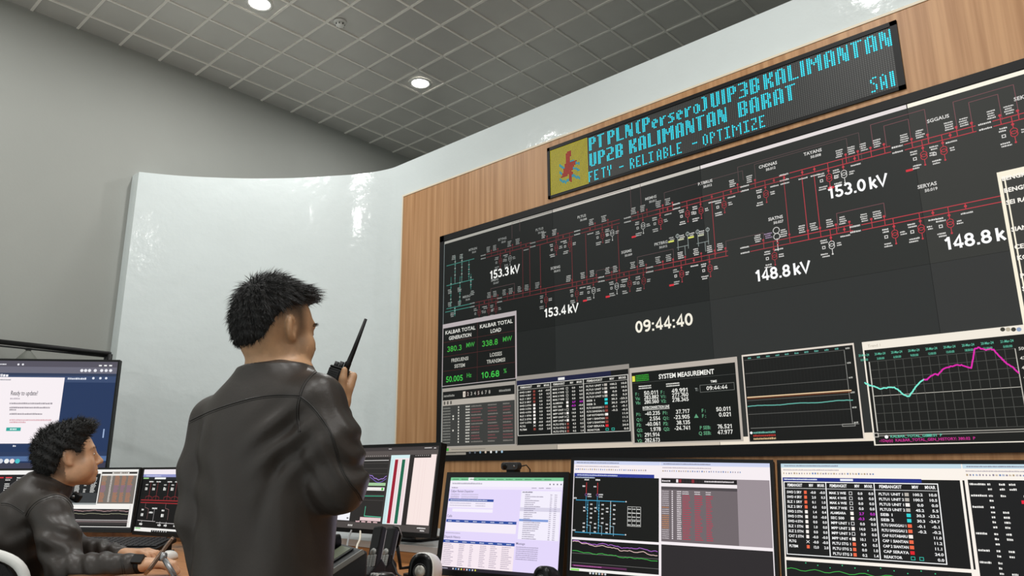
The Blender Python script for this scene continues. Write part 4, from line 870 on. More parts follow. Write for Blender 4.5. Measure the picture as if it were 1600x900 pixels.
rc(c, V, 0, 0, 1, 1, '#121314'); rc(c, V, 0, .92, 1, 1, '#f1e9f0', 2); rc(c, V, 0, .875, 1, .92, '#8f93c8', 2); rc(c, V, .0, .835, 1, .875, '#23262c', 2); rc(c, V, .01, .845, .1, .865, '#9fd08a', 3); rc(c, V, .2, .84, .38, .87, '#eef0ee', 3)
wr(c, V, .05, .885, .3, .018, '#c8ccea', 3)
for v in (.49, .45): rc(c, V, .03, v, .95, v + .016, '#9a2a2e', 4)
for k, u in enumerate((.1, .22, .4, .52, .66, .78)):
    c.line([V(u + .05, .8), V(u + .05, .5)], .0022, '#8f3a3c', 4); c.line([V(u, .5), V(u, .55), V(u + .05, .57), V(u + .1, .55), V(u + .1, .5)], .002, '#8f2e34', 4)
    wr(c, V, u + .02, .79, u + .09, .02, '#efefec', 5); wr(c, V, u - .03, .74, u + .01, .02, '#dcdcd8', 5); wr(c, V, u - .03, .66, u + .01, .05, '#dcdcd8', 5)
for u in (.12, .45, .75): c.line([V(u, .45), V(u, .38), V(u + .06, .36), V(u + .06, .2)], .002, '#8f6a6a', 4); wr(c, V, u - .05, .33, u - .01, .03, '#efefec', 5); wr(c, V, u - .05, .24, u - .01, .05, '#efefec', 5)
c.line([V(.28, .36), V(.28, .17)], .002, '#b8b4b4', 4); wr(c, V, .2, .29, .26, .03, '#efefec', 5); wr(c, V, .24, .36, .32, .025, '#efefec', 5)
c.line([V(.03, .17), V(.32, .165)], .002, '#d0c8c8', 4); c.line([V(.34, .15), V(.95, .145)], .002, '#e0dcdc', 4)
for u in (.1, .4, .5, .65, .8): c.line([V(u, .165), V(u, .09)], .002, '#d8d4d4', 4); wr(c, V, u - .03, .1, u + .02, .03, '#efefec', 5)
rc(c, V, 0, .02, 1, .06, '#f1efec', 3); rc(c, V, 0, .0, .28, .04, '#f1efec', 3); rc(c, V, .01, .035, .1, .055, '#8fd08a', 4); rc(c, V, .28, 0, 1, .03, '#17181a', 4)
for k in range(7): c.disc(*V(.31 + .035 * k, .018), .003, '#d8d8d8', 5)
c.build('desktop_windows', o)
pl0 = Panel((-2.72, 3.86, -.146), 4, 3.4, .52, .292)
o = monitor(pl0, 'leftmost desk monitor showing leaning columns of white figures, partly behind the seated person', 'desk monitors', (.010, .010, .016), .828, back=.22, fd=(.06, .09))
c = pl0.canvas(); V = sub(c, -w1, -h1, w1, h1)
rc(c, V, 0, 0, 1, 1, '#1c1d1f'); rc(c, V, 0, .93, 1, 1, '#f4f2f0', 2); rc(c, V, 0, 0, 1, .05, '#101113', 2)
dense_table(c, V, .02, .08, .98, .9, ((0, .1), (.12, .15), (.2, .26), (.3, .36), (.42, .52), (.55, .58), (.63, .69), (.75, .81), (.86, .96)), 24)
rc(c, V, .62, .87, .72, .89, '#d0303a', 6); rc(c, V, .74, .87, .8, .89, '#d0303a', 6)
c.build('desktop_windows', o)

# --- the television behind
tv = Panel((-2.883, 4.257, .315), 7.5, 0, 1.10, .615)
o = monitor(tv, 'big television at the far left showing a white update page over dark blue', None, (.011, .012, .014), 0, 'television', 'television', False, '#1c2c4d')
c = tv.canvas(); V = sub(c, -.55, -.3075, .55, .3075)
rc(c, V, 0, 0, 1, 1, '#24375c'); rc(c, V, 0, .945, 1, 1, '#56535f', 2); rc(c, V, 0, .885, 1, .945, '#6b6a78', 2); rc(c, V, 0, .86, 1, .885, '#2f3b56', 2); rc(c, V, 0, .8, 1, .86, '#3a4b6e', 2)
def tp(px, py): x, y = tv.P(px, py); return (x + .55) / 1.1, (y + .3075) / .615
uw = tp(100, 600)[0]; rc(c, V, uw - .52, tp(60, 693)[1], uw, tp(100, 590)[1], '#f7eff3', 4)
for (px, col) in ((157, '#f4f4f4'), (165, '#f4f4f4'), (173, '#f4f4f4')): x, y = tv.P(px, 571.3); c.rect(x - .008, y - .004, x + .008, y + .004, col, 4)
for px in (128, 134, 140, 149, 159, 166, 173): x, y = tv.P(px, 579); c.disc(x, y, .009, '#e8e8ee', 4)
for px in (146, 157, 166): x, y = tv.P(px, 591); c.disc(x, y, .007, '#dfe4f0', 4)
x, y = tv.P(106, 592); x2 = tv.P(136, 592)[0]; c.words(x, y - .004, x2, .012, '#dfe4f0', 4)
x, y = tv.P(0, 588.5); x2 = tv.P(14, 588)[0]; c.words(x - .1, y, x2, .016, '#f4f4f8', 6); x, y = tv.P(0, 592); c.words(x - .1, y - .008, tv.P(18, 592)[0], .007, '#7b7f88', 6)
x, y = tv.P(0, 570); c.words(x - .1, y, tv.P(10, 570)[0], .008, '#e8e8ee', 4); c.disc(*tv.P(29, 569.5), .006, '#e8e8ee', 4); c.disc(*tv.P(36, 569.5), .006, '#e8e8ee', 4)
a = tv.P(16.5, 617.5); b_ = tv.P(59, 617.5); c.text('Ready to update?', a[0], a[1], .026, '#4a4650', 6, .4, b_[0] - a[0])
a = tv.P(16, 624); c.words(a[0], a[1], tv.P(31, 624)[0], .009, '#b8aeb8', 6)
for py, e, cl in ((631.5, 82, '#8f8890'), (638, 78, '#8f8890'), (641.5, 25, '#8f8890'), (648, 66, '#8f8890'), (657.5, 80, '#d8a8b0'), (661, 40, '#d8a8b0')): a = tv.P(15, py); c.words(a[0], a[1], tv.P(e, py)[0], .0095, cl, 6)
a = tv.P(9.5, 673.5); b_ = tv.P(33, 668); c.rect(a[0], a[1], b_[0], b_[1], '#35a79c', 6); c.words(a[0] + .02, (a[1] + b_[1]) / 2 - .004, b_[0] - .02, .01, '#dff4f0', 7)
rc(c, V, 0, .115, 1, .155, '#2a3a5c', 3); rc(c, V, 0, .07, 1, .115, '#54709c', 3); rc(c, V, 0, 0, 1, .055, '#3c3d50', 3); a = tv.P(20, 698); c.words(a[0], a[1], tv.P(25, 698)[0], .009, '#dfe4f0', 5)
for px, cl in ((1, '#cfd4e0'), (10.5, '#f4f4f4'), (19, '#f0e0e0'), (27.5, '#4ac0c8'), (-8, '#e0c060')): c.disc(*tv.P(px, 720.5), .013, cl, 5)
a = tv.P(160, 684); c.rect(a[0], a[1], a[0] + .007, a[1] + .05, '#9fb4d8', 4)
c.build('browser_window', o)
b = MB(); q = tv.c - tv.n0 * .09; MT = Matrix.Translation((q[0], q[1], 0)) @ Matrix.Rotation(math.atan2(tv.u[1], tv.u[0]), 4, 'Z')
b.box((-.05, -.02, .05), (.05, .04, q[2] + .1), M_black, MT); b.box((-.35, -.03, .001), (.35, .22, .05), M_black, MT); b.box((-.15, -.03, q[2] - .1), (.15, .045, q[2] + .1), M_black, MT); b.build('floor_stand', o, .006)
# the black frame standing behind the television, with a grey cone-shaped cover
rk = empty('metal_frame', on_y(172, 556, 2.0) * np.array([1, 1, 0]), 'black metal frame rising behind the television', 'frame')
A = at(172, 553.5, 4.75); B_ = at(-40, 529.5, 4.75)
b = MB(); b.tube([A, B_], .017, M_black, 8); b.build('top_rail', rk)
b = MB(); b.tube([A * np.array([1, 1, 0]), A], .017, M_black, 8); b.build('post', rk)
b = MB(); b.tube([at(164.5, 557.5, 4.76), at(-40, 536.5, 4.76)], .006, M_dark, 6); b.tube([at(165, 557, 4.76) * np.array([1, 1, 0]), at(165, 557, 4.76)], .01, M_dark, 8); b.build('inner_rod', rk)
K = at(44.5, 547, 4.9)
cn = empty('cone_cover', K - np.array([0, 0, .2]), 'dull grey cone-shaped cover with a small knob, just above the television', 'cover')
M_cone = mat('grey_cone_paint', '#6d7069', .6)
b = MB(); b.lathe([(.012, .0), (.016, -.006), (.075, -.075), (.11, -.14), (.112, -.2), (.0, -.2)], M_cone, K); b.build('cone', cn)
b = MB(); b.lathe([(0, .014), (.022, .012), (.024, .004), (.014, -.002), (.0, -.002)], M_dark, K); b.build('knob', cn)

# ============================================================ the control console
M_desk = mat('desk_oak_laminate', '#bd8450', 0.38, noise=(3.0, .2), col2='#a56c3c', stretch=(1.2, 22, 22), detail=6)
M_riser = mat('riser_oak_laminate', '#a97848', 0.42, noise=(3.0, .25), col2='#8a5f38', stretch=(1.0, 20, 20), detail=6)
BK = [(-4.9, 1.11), (-4.38, 1.53), (-4.19, 1.66), (-3.77, 1.91), (-3.35, 2.0), (-2.9, 1.985), (-1.95, 1.985)]
FR = [(-1.95, 2.6), (1.2, 2.6), (1.2, 1.27), (-2.15, 1.27), (-2.4, 1.02), (-2.75, 1.0), (-2.92, 1.03), (-3.05, 1.06), (-3.25, 1.10), (-3.55, 1.14), (-4.0, 1.02), (-4.55, .55)]
con = empty('control_console', (-2.0, 1.6, 0), 'long curved oak control console carrying the desk monitors', 'desk')
b = MB(); b.prism(BK + FR, DESK - .03, DESK - .0005, M_desk); b.build('desktop', con, .003)
SH = [(-5.05, 1.27), (-4.55, 1.76), (-4.35, 1.88), (-3.9, 2.2), (-3.5, 2.56), (-2.9, 2.6), (-1.951, 2.6)]
b = MB(); b.prism(BK + SH[::-1], .80, .828, M_grey); b.build('shelf', con, .002)
b = MB()
for (xa, ya), (xb, yb) in zip(BK[:-1], BK[1:]):
    d = np.array([xb - xa, yb - ya]); d /= np.linalg.norm(d); nx, ny = -d[1], d[0]
    b.prism([(xa, ya), (xb, yb), (xb + nx * .018, yb + ny * .018), (xa + nx * .018, ya + ny * .018)], .0, .799, M_riser)
b.build('riser', con)
b = MB()
for (xa, ya), (xb, yb) in zip(SH[:-1], SH[1:]):
    d = np.array([xb - xa, yb - ya]); d /= np.linalg.norm(d); nx, ny = d[1], -d[0]
    b.prism([(xa, ya), (xb, yb), (xb + nx * .018, yb + ny * .018), (xa + nx * .018, ya + ny * .018)], .0, .799, M_grey)
b.build('back_panel', con)
for (x, y, l) in ((1.0, 1.62, 0), (-.6, 1.62, 0), (-2.75, 1.62, 0), (-4.3, 1.15, 0)):
    b = MB(); b.box((x - .015, y - .28, 0), (x + .015, y + .28, DESK - .03), M_riser); b.build('leg_panel', con)

def frameM(loc, ang, tilt=0): return Matrix.Translation(loc) @ Matrix.Rotation(ang, 4, 'Z') @ Matrix.Rotation(tilt, 4, 'X')
# ---- keyboard by the seated person
a1, a2 = on_z(135, 859, .775), on_z(252, 863, .775); cen = (-3.62, 1.45); ang = math.atan2(a2[1] - a1[1], a2[0] - a1[0])
ko = on_z(187, 854.5, .79); ang = math.atan2(.6663, .7457) + R(-6)
kb = empty('keyboard', (ko[0], ko[1], DESK), 'black computer keyboard on the desk in front of the seated person\'s hands', 'keyboard')
M = frameM((ko[0], ko[1], DESK + .033), ang, R(10))
b = MB(); b.rbox((-.225, -.085, 0), (.225, .075, .016), .012, M_black, M, 4); b.box((-.225, -.15, -.004), (.225, -.085, .010), M_dark, M); b.build('case', kb, .002)
for x in (-.19, .19):
    b = MB(); q = M @ Vector((x, .06, 0)); b.box((q[0] - .012, q[1] - .012, DESK + .001), (q[0] + .012, q[1] + .012, q[2] + .002), M_black); b.build('foot', kb)
M_key = mat('key_cap', '#232527', .45)
n = 0
for r in range(6):
    for k in range(15 if r else 14):
        b = MB(); x = -.21 + .0282 * k; y = .058 - .0232 * r
        if r == 5 and 3 <= k <= 8:
            if k == 3: b.box((x, y - .009, .016), (x + .0282 * 5.7, y + .009, .022), M_key, M)
            else: continue
        else: b.box((x, y - .009, .016), (x + .024, y + .009, .022), M_key, M)
        b.build('key', kb)
# ---- the tablet computer on its stand arm
TA, TB = at(271, 839, 2.56), at(232, 892, 2.50)
tb = empty('tablet_computer', (TB[0], TB[1], DESK), 'bronze tablet leaning on a metal stand arm, seen edge-on beside the seated person\'s hands', 'tablet')
ax = (TA - TB) / np.linalg.norm(TA - TB); dp = H0 * .9 - H1 * .38; dp -= ax * (dp @ ax); dp /= np.linalg.norm(dp); nn = np.cross(ax, dp)
L_ = np.linalg.norm(TA - TB)
M = Matrix(((ax[0], dp[0], nn[0], TB[0]), (ax[1], dp[1], nn[1], TB[1]), (ax[2], dp[2], nn[2], TB[2]), (0, 0, 0, 1)))
M_bronze = mat('bronze_metal', '#7d6656', .3, metal=.7)
b = MB(); b.rbox((0, -.01, -.005), (L_, .085, .005), .01, M_bronze, M, 4); b.build('body', tb, .002)
b = MB(); b.box((.006, -.004, -.0062), (L_ - .006, .080, -.005), M_blackgloss, M); b.build('screen_glass', tb)
b = MB(); h0_, h1_ = at(254.5, 870, 2.52), at(273, 900, 2.50); b.tube([h0_, h1_], .0085, M_chrome, 10); b.build('stand_arm', tb)
b = MB(); Mh = Matrix.Translation(h0_); b.lathe([(0, -.008), (.014, -.008), (.014, .008), (0, .008)], M_chrome, h0_, 18, Matrix.Rotation(R(80), 4, 'X')); b.build('hinge', tb)
b = MB(); b.rbox((h1_[0] - .06, h1_[1] - .06, DESK - .0), (h1_[0] + .06, h1_[1] + .06, DESK + .008), .02, M_chrome); b.tube([h1_, (h1_[0], h1_[1], DESK)], .0085, M_chrome, 10); b.build('stand_base', tb, .002)
# ---- white mouse
mo = on_z(263, 868, .775)
ms = empty('computer_mouse', (mo[0], mo[1], DESK), 'white computer mouse between the keyboard and the tablet', 'mouse')
M = frameM((mo[0], mo[1], DESK + .001), ang)
b = MB(); V = []; F = []
for i in range(9):
    for k in range(16):
        t = i / 8 * math.pi / 2; a = 2 * math.pi * k / 16; V.append(M @ Vector((.031 * math.cos(a) * math.cos(t), .056 * math.sin(a) * math.cos(t), .034 * math.sin(t) ** .8)))
F = [(i * 16 + k, i * 16 + (k + 1) % 16, (i + 1) * 16 + (k + 1) % 16, (i + 1) * 16 + k) for i in range(8) for k in range(16)]
b.add(V, F + [list(range(16))[::-1]], M_white, True); b.build('shell', ms)
b = MB(); b.box((-.004, .02, .024), (.004, .036, .034), M_dark, M); b.build('wheel', ms, .001)

M_silver = mat('silver_key', '#8f908d', .4, metal=.3)
# ---- the desk telephone
po = on_z(548, 893, DESK + .03); ya = H1 * .872 + H0 * .489; xa = np.cross(ya, [0, 0, 1.0]); po = at(575, 862, 2.2) - xa * .105 - ya * .09; ang = math.atan2(xa[1], xa[0])
ph = empty('desk_telephone', (po[0], po[1], DESK), 'black desk telephone with a grey-green display, behind the standing person', 'telephone')
M = frameM((po[0], po[1], DESK + .001), ang)
W2 = .105
b = MB(); P_ = [(-.1, 0), (.09, 0), (.09, .128), (.075, .134), (-.1, .036)]
b.prism([(y, z) for y, z in P_], -W2, W2, M_dark, M, 0); b.build('body', ph, .006)
tl = math.atan2(.098, .175); Mt = M @ Matrix.Translation((0, -.1, .037)) @ Matrix.Rotation(tl, 4, 'X')
b = MB(); b.box((W2 - .003, 0, -.012), (W2 + .002, .2, .002), M_silver, Mt); b.build('edge_trim', ph, .001)
b = MB(); b.box((-.055, .125, .001), (.05, .192, .006), M_dark, Mt); b.build('display_frame', ph, .002)
M_lcd = mat('phone_lcd', '#6d7360', .35)
b = MB(); b.box((-.049, .131, .006), (.044, .186, .0075), M_lcd, Mt); b.build('display', ph)
for r in range(4):
    for k in range(3): b = MB(); b.rbox((-.015 + .026 * k, .012 + .021 * r, .001), (.004 + .026 * k, .025 + .021 * r, .007), .005, M_blackgloss, Mt); b.build('key', ph)
for k in range(6): b = MB(); b.rbox((-.052 + .0175 * k, .108, .001), (-.038 + .0175 * k, .119, .009), .003, M_silver, Mt); b.build('soft_key', ph)
for k in range(5): b = MB(); b.rbox((.07, .01 + .017 * k, .001), (.092, .02 + .017 * k, .007), .003, M_silver, Mt); b.build('soft_key', ph)
b = MB(); b.tube([Mt @ Vector(v) for v in ((-.078, -.005, .016), (-.078, .02, .028), (-.078, .09, .033), (-.078, .165, .028), (-.078, .192, .014))], [.022, .024, .016, .024, .022], M_black, 12); b.build('handset', ph)
b = MB(); cr_ = [Mt @ Vector((-.085 + .008 * math.cos(k * 1.1), .0 - .0018 * k, -.012 + .008 * math.sin(k * 1.1) - .0002 * k)) for k in range(50)]; b.tube(cr_, .0022, M_black, 6); b.build('coiled_cord', ph)
# ---- two cordless handsets in their chargers
def cordless(px_b, py_b, px_t, py_t, F, label):
    A = at(px_b, py_b, F); T = at(px_t, py_t, F + .05); ax = (T - A) / np.linalg.norm(T - A); L_ = np.linalg.norm(T - A)
    s = H1 * .83 - H0 * .55; s = s - ax * (s @ ax); s /= np.linalg.norm(s); n_ = np.cross(s, ax)
    o = empty('cordless_phone', (A[0], A[1], DESK), label, 'cordless phone', 'cordless phones in chargers')
    M = Matrix(((s[0], ax[0], n_[0], A[0]), (s[1], ax[1], n_[1], A[1]), (s[2], ax[2], n_[2], A[2]), (0, 0, 0, 1)))
    b = MB(); b.rbox((-.019, 0, -.02), (.019, L_, .004), .009, M_black, M, 5, 2); b.build('body', o, .004)
    b = MB(); b.box((.0165, .01, -.0205), (.0188, L_ - .008, -.005), M_silver, M); b.box((-.0195, .01, -.0205), (-.0165, L_ - .008, -.005), M_silver, M); b.build('side_trim', o, .001)
    b = MB(); b.rbox((-.016, L_ * .47, .004), (.016, L_ * .93, .0052), .004, M_blackgloss, M); b.build('display', o)
    b = MB(); b.lathe([(0, .0085), (.008, .0082), (.0125, .0045), (.0125, .003)], M_silver, (0, 0, 0), 18, M @ Matrix.Translation((0, L_ * .39, 0))); b.build('navigation_pad', o)
    for r in range(5):
        for k in range(3): b = MB(); b.rbox((-.017 + .0122 * k, L_ * (.05 + .052 * r), .004), (-.007 + .0122 * k, L_ * (.05 + .052 * r) + .009, .0065), .003, M_silver, M); b.build('key', o)
    b = MB(); b.box((-.012, L_ * .95, -.012), (.012, L_ * .965, .0046), M_dark, M); b.build('earpiece', o)
    b = MB(); Mc = Matrix.Translation((A[0], A[1], DESK + .001)) @ Matrix.Rotation(math.atan2(s[1], s[0]), 4, 'Z'); hh = A[2] - DESK + .03
    b.prism([(-.045, 0), (.05, 0), (.05, hh * .75), (.03, hh), (-.03, hh * .55), (-.045, .02)], -.019, .019, M_black, Mc, 0); b.build('charger', o, .006)
    return o
cordless(579, 890, 592, 822, 2.38, 'cordless phone upright in its charger, the one nearer the desk telephone')
cordless(598, 889, 612, 824, 2.50, 'cordless phone upright in its charger, the one nearer the white speaker')
Q = at(619, 838, 2.62); hs = empty('belt_clip', (Q[0], Q[1], DESK), 'black clip-shaped headset holder behind the right cordless phone', 'headset holder')
b = MB(); Mq = Matrix.Translation(Q) @ Matrix.Rotation(R(42), 4, 'Z') @ Matrix.Rotation(R(-8), 4, 'Y'); b.prism([(-.012, -.03), (.008, -.03), (.02, .0), (.012, .03), (-.004, .036), (-.012, .03)], -.012, .012, M_blackgloss, Mq, 1); b.build('clip', hs, .003)
b = MB(); b.tube([Mq @ Vector((0, 0, -.028)), (Q[0] + .004, Q[1] + .02, DESK + .03), (Q[0] + .004, Q[1] + .07, DESK + .03), (Q[0] + .004, Q[1] + .075, DESK + .006)], .006, M_black, 8); b.rbox((Q[0] - .03, Q[1] + .05, DESK + .001), (Q[0] + .05, Q[1] + .11, DESK + .008), .02, M_black); b.build('holder', hs)
Q = at(597, 905, 2.12); cx = empty('control_knob_box', (Q[0], Q[1], DESK), 'black rounded control box in front of the cordless phones', 'control box')
b = MB(); b.lathe([(.045, .001), (.047, .05), (.043, .07), (.028, .082), (0, .084)], M_blackgloss, (Q[0], Q[1], DESK), 28); b.build('housing', cx)
b = MB(); 
for k in range(3): b.box((Q[0] - .012 + .012 * k, Q[1] - .03, DESK + .078), (Q[0] - .008 + .012 * k, Q[1] - .018, DESK + .0845), M_white)
b.build('markings', cx)
# ---- loudspeakers
def speaker(px, py, F, ang, label, shell, s=1.0):
    Q = at(px, py, F); o = empty('desktop_speaker', (Q[0], Q[1], DESK), label, 'speaker')
    M = frameM((Q[0], Q[1], DESK), ang) @ Matrix.Scale(s, 4)
    hgt = Q[2] - DESK; cz = hgt / s
    Mf = M @ Matrix.Translation((0, 0, cz)) @ Matrix.Rotation(R(82), 4, 'X')        # local z looks forward
    def ring_(k, z, e=1.0): return [Mf @ Vector((k * .052 * (abs(math.cos(a)) ** .8) * (1 if math.cos(a) > 0 else -1), k * .068 * (abs(math.sin(a)) ** .8) * (1 if math.sin(a) > 0 else -1), z)) for a in [2 * math.pi * q / 32 for q in range(32)]]
    def loft(rings, m):
        V = [p for r_ in rings for p in r_]; n_ = len(rings)
        F_ = [(i * 32 + k, i * 32 + (k + 1) % 32, (i + 1) * 32 + (k + 1) % 32, (i + 1) * 32 + k) for i in range(n_ - 1) for k in range(32)] + [list(range(32))[::-1], list(range((n_ - 1) * 32, n_ * 32))]
        b = MB(); b.add(V, F_, m, True); return b
    loft([ring_(.3, -.085), ring_(.8, -.07), ring_(.97, -.035), ring_(1.02, .0), ring_(1.0, .03), ring_(.955, .042)], shell).build('shell', o)
    loft([ring_(.95, .0415), ring_(.93, .0455), ring_(.6, .0475), ring_(.1, .048)], M_blackgloss).build('front_baffle', o)
    b = MB(); b.lathe([(.026, .044), (.028, .050), (.026, .052), (.024, .046)], M_dark, (0, 0, 0), 28, Mf @ Matrix.Translation((0, .0, 0))); b.build('cone_surround', o)
    b = MB(); b.lathe([(.025, .046), (.02, .0505), (.01, .054), (0, .055)], mat('speaker_cone', '#b8b6ae', .35, metal=.5), (0, 0, 0), 28, Mf); b.build('cone', o)
    b = MB(); b.lathe([(0, .054), (.006, .054), (.007, .044)], M_dark, (0, 0, 0), 14, Mf @ Matrix.Translation((-.024, -.04, 0)))
    b.lathe([(0, .053), (.003, .053), (.003, .044)], M_white, (0, 0, 0), 10, Mf @ Matrix.Translation((-.012, -.046, 0))); b.build('volume_knob', o)
    b = MB(); b.lathe([(.036, .0015), (.034, .008), (.02, .014), (.018, max(.02, cz - .055))], M_black, (0, 0, 0), 24, M); b.build('foot', o)
    return o
speaker(664, 893, 2.14, R(24), 'white egg-shaped desktop speaker with a black front, left of the lilac-page monitor', M_white, .72)
speaker(853, 907, 1.95, R(4), 'black desktop speaker peeping up in front of the lilac-page monitor', M_blackgloss, .5)
# ---- cables rising behind the telephone
def cable(label, pts, col):
    m = mat('cable_' + col.lstrip('#'), col, .5); b = MB(); b.tube(smooth3(pts), .0035, m, 8); o = b.build('cable', None); tag(o, label, 'cable')
def smooth3(P, n=6):
    out = []
    P = [np.array(p, float) for p in P]
    for i in range(len(P) - 1):
        p0, p1, p2, p3 = [P[max(0, min(len(P) - 1, j))] for j in (i - 1, i, i + 1, i + 2)]
        for k in range(n):
            t = k / n; out.append(.5 * ((2 * p1) + (p2 - p0) * t + (2 * p0 - 5 * p1 + 4 * p2 - p3) * t * t + (3 * p1 - p0 - 3 * p2 + p3) * t ** 3))
    return out + [P[-1]]
cable('grey cable hanging from the wide monitor down to the desk telephone', [at(549, 829, 2.95), at(545, 840, 2.72), at(542, 855, 2.55), at(540, 868, 2.5), at(538, 890, 2.47)], '#8d8f90')
cable('white cable running down to the back edge of the desk telephone', [at(563, 830, 2.93), at(562.5, 842, 2.7), at(558, 853, 2.52), at(557, 866, 2.45), at(556, 885, 2.42)], '#e4dccb')
cable('thin black cable with a white plug between the cordless phones and the white speaker', [at(612, 866, 2.5), at(613, 878, 2.5), at(618, 889, 2.48), at(621, 897, 2.46), at(630, 903, 2.44)], '#111112')

# ---- the chair of the seated person
hx = hw(np.array([-1.872, 2.80, 0]))
chx = empty('office_chair', (hx[0], hx[1], 0), 'white-framed office chair with black mesh back, under the seated person', 'chair')
ca = math.atan2(H0[1], H0[0]) - R(6)          # local x = the way the sitter faces
Mc = Matrix.Translation((hx[0], hx[1], 0)) @ Matrix.Rotation(ca, 4, 'Z')
M_mesh = mat('black_mesh', '#0a0a0b', .8, bump=(220, .5))
def ar(x, y, z): return Mc @ Vector((x, y, z))
outer = [(y * 1.15, z) for y, z in ((-.21, .52), (-.23, .70), (-.215, .80), (-.14, .848), (0, .858), (.14, .848), (.215, .80), (.23, .70), (.21, .52), (.12, .47), (-.12, .47))]
def bx(z): return -.155 - .12 * max(0, (z - .47)) - .06 * 0
b = MB(); b.tube([ar(bx(z) + .35 * y * y, y, z) for y, z in smooth2(outer + [outer[0]], 5)], .017, M_white, 10, False); b.build('back_frame', chx)
b = MB(); V = []; F = []
ny, nz = 13, 11
for i in range(nz):
    z = .475 + .375 * i / (nz - 1); wy = .243 * math.sqrt(max(.05, 1 - ((z - .65) / .215) ** 4))
    for k in range(ny): y = -wy + 2 * wy * k / (ny - 1); V.append(ar(bx(z) + .35 * y * y, y, z))
F = [(i * ny + k, i * ny + k + 1, (i + 1) * ny + k + 1, (i + 1) * ny + k) for i in range(nz - 1) for k in range(ny - 1)]
b.add(V, F, M_mesh, True); q = b.build('back_mesh', chx); sl = q.modifiers.new('thickness', 'SOLIDIFY'); sl.thickness = .012
b = MB(); b.rbox((-.2, -.25, .37), (.25, .25, .43), .09, M_mesh, Mc, 6); b.build('seat', chx, .015)
b = MB(); b.tube([ar(-.14, 0, .37), ar(-.19, 0, .41), ar(bx(.5) - .02, 0, .5), ar(bx(.7) - .02, 0, .7)], .018, M_white, 10); b.build('back_support', chx)
b = MB(); b.tube([ar(0, 0, .07), ar(0, 0, .37)], .028, M_black, 14); b.build('gas_column', chx)
for k in range(5):
    a = 2 * math.pi * k / 5 + .3; x, y = .29 * math.cos(a), .29 * math.sin(a)
    b = MB(); b.tube([ar(0, 0, .1), ar(x, y, .065)], [.026, .016], M_black, 10); l = b.build('base_leg', chx)
    b = MB(); b.lathe([(0, -.011), (.026, -.011), (.028, 0), (.026, .011), (0, .011)], M_black, (0, 0, 0), 18, Mc @ Matrix.Translation((x, y, .029)) @ Matrix.Rotation(a, 4, 'Z') @ Matrix.Rotation(R(90), 4, 'X')); b.build('caster', l)

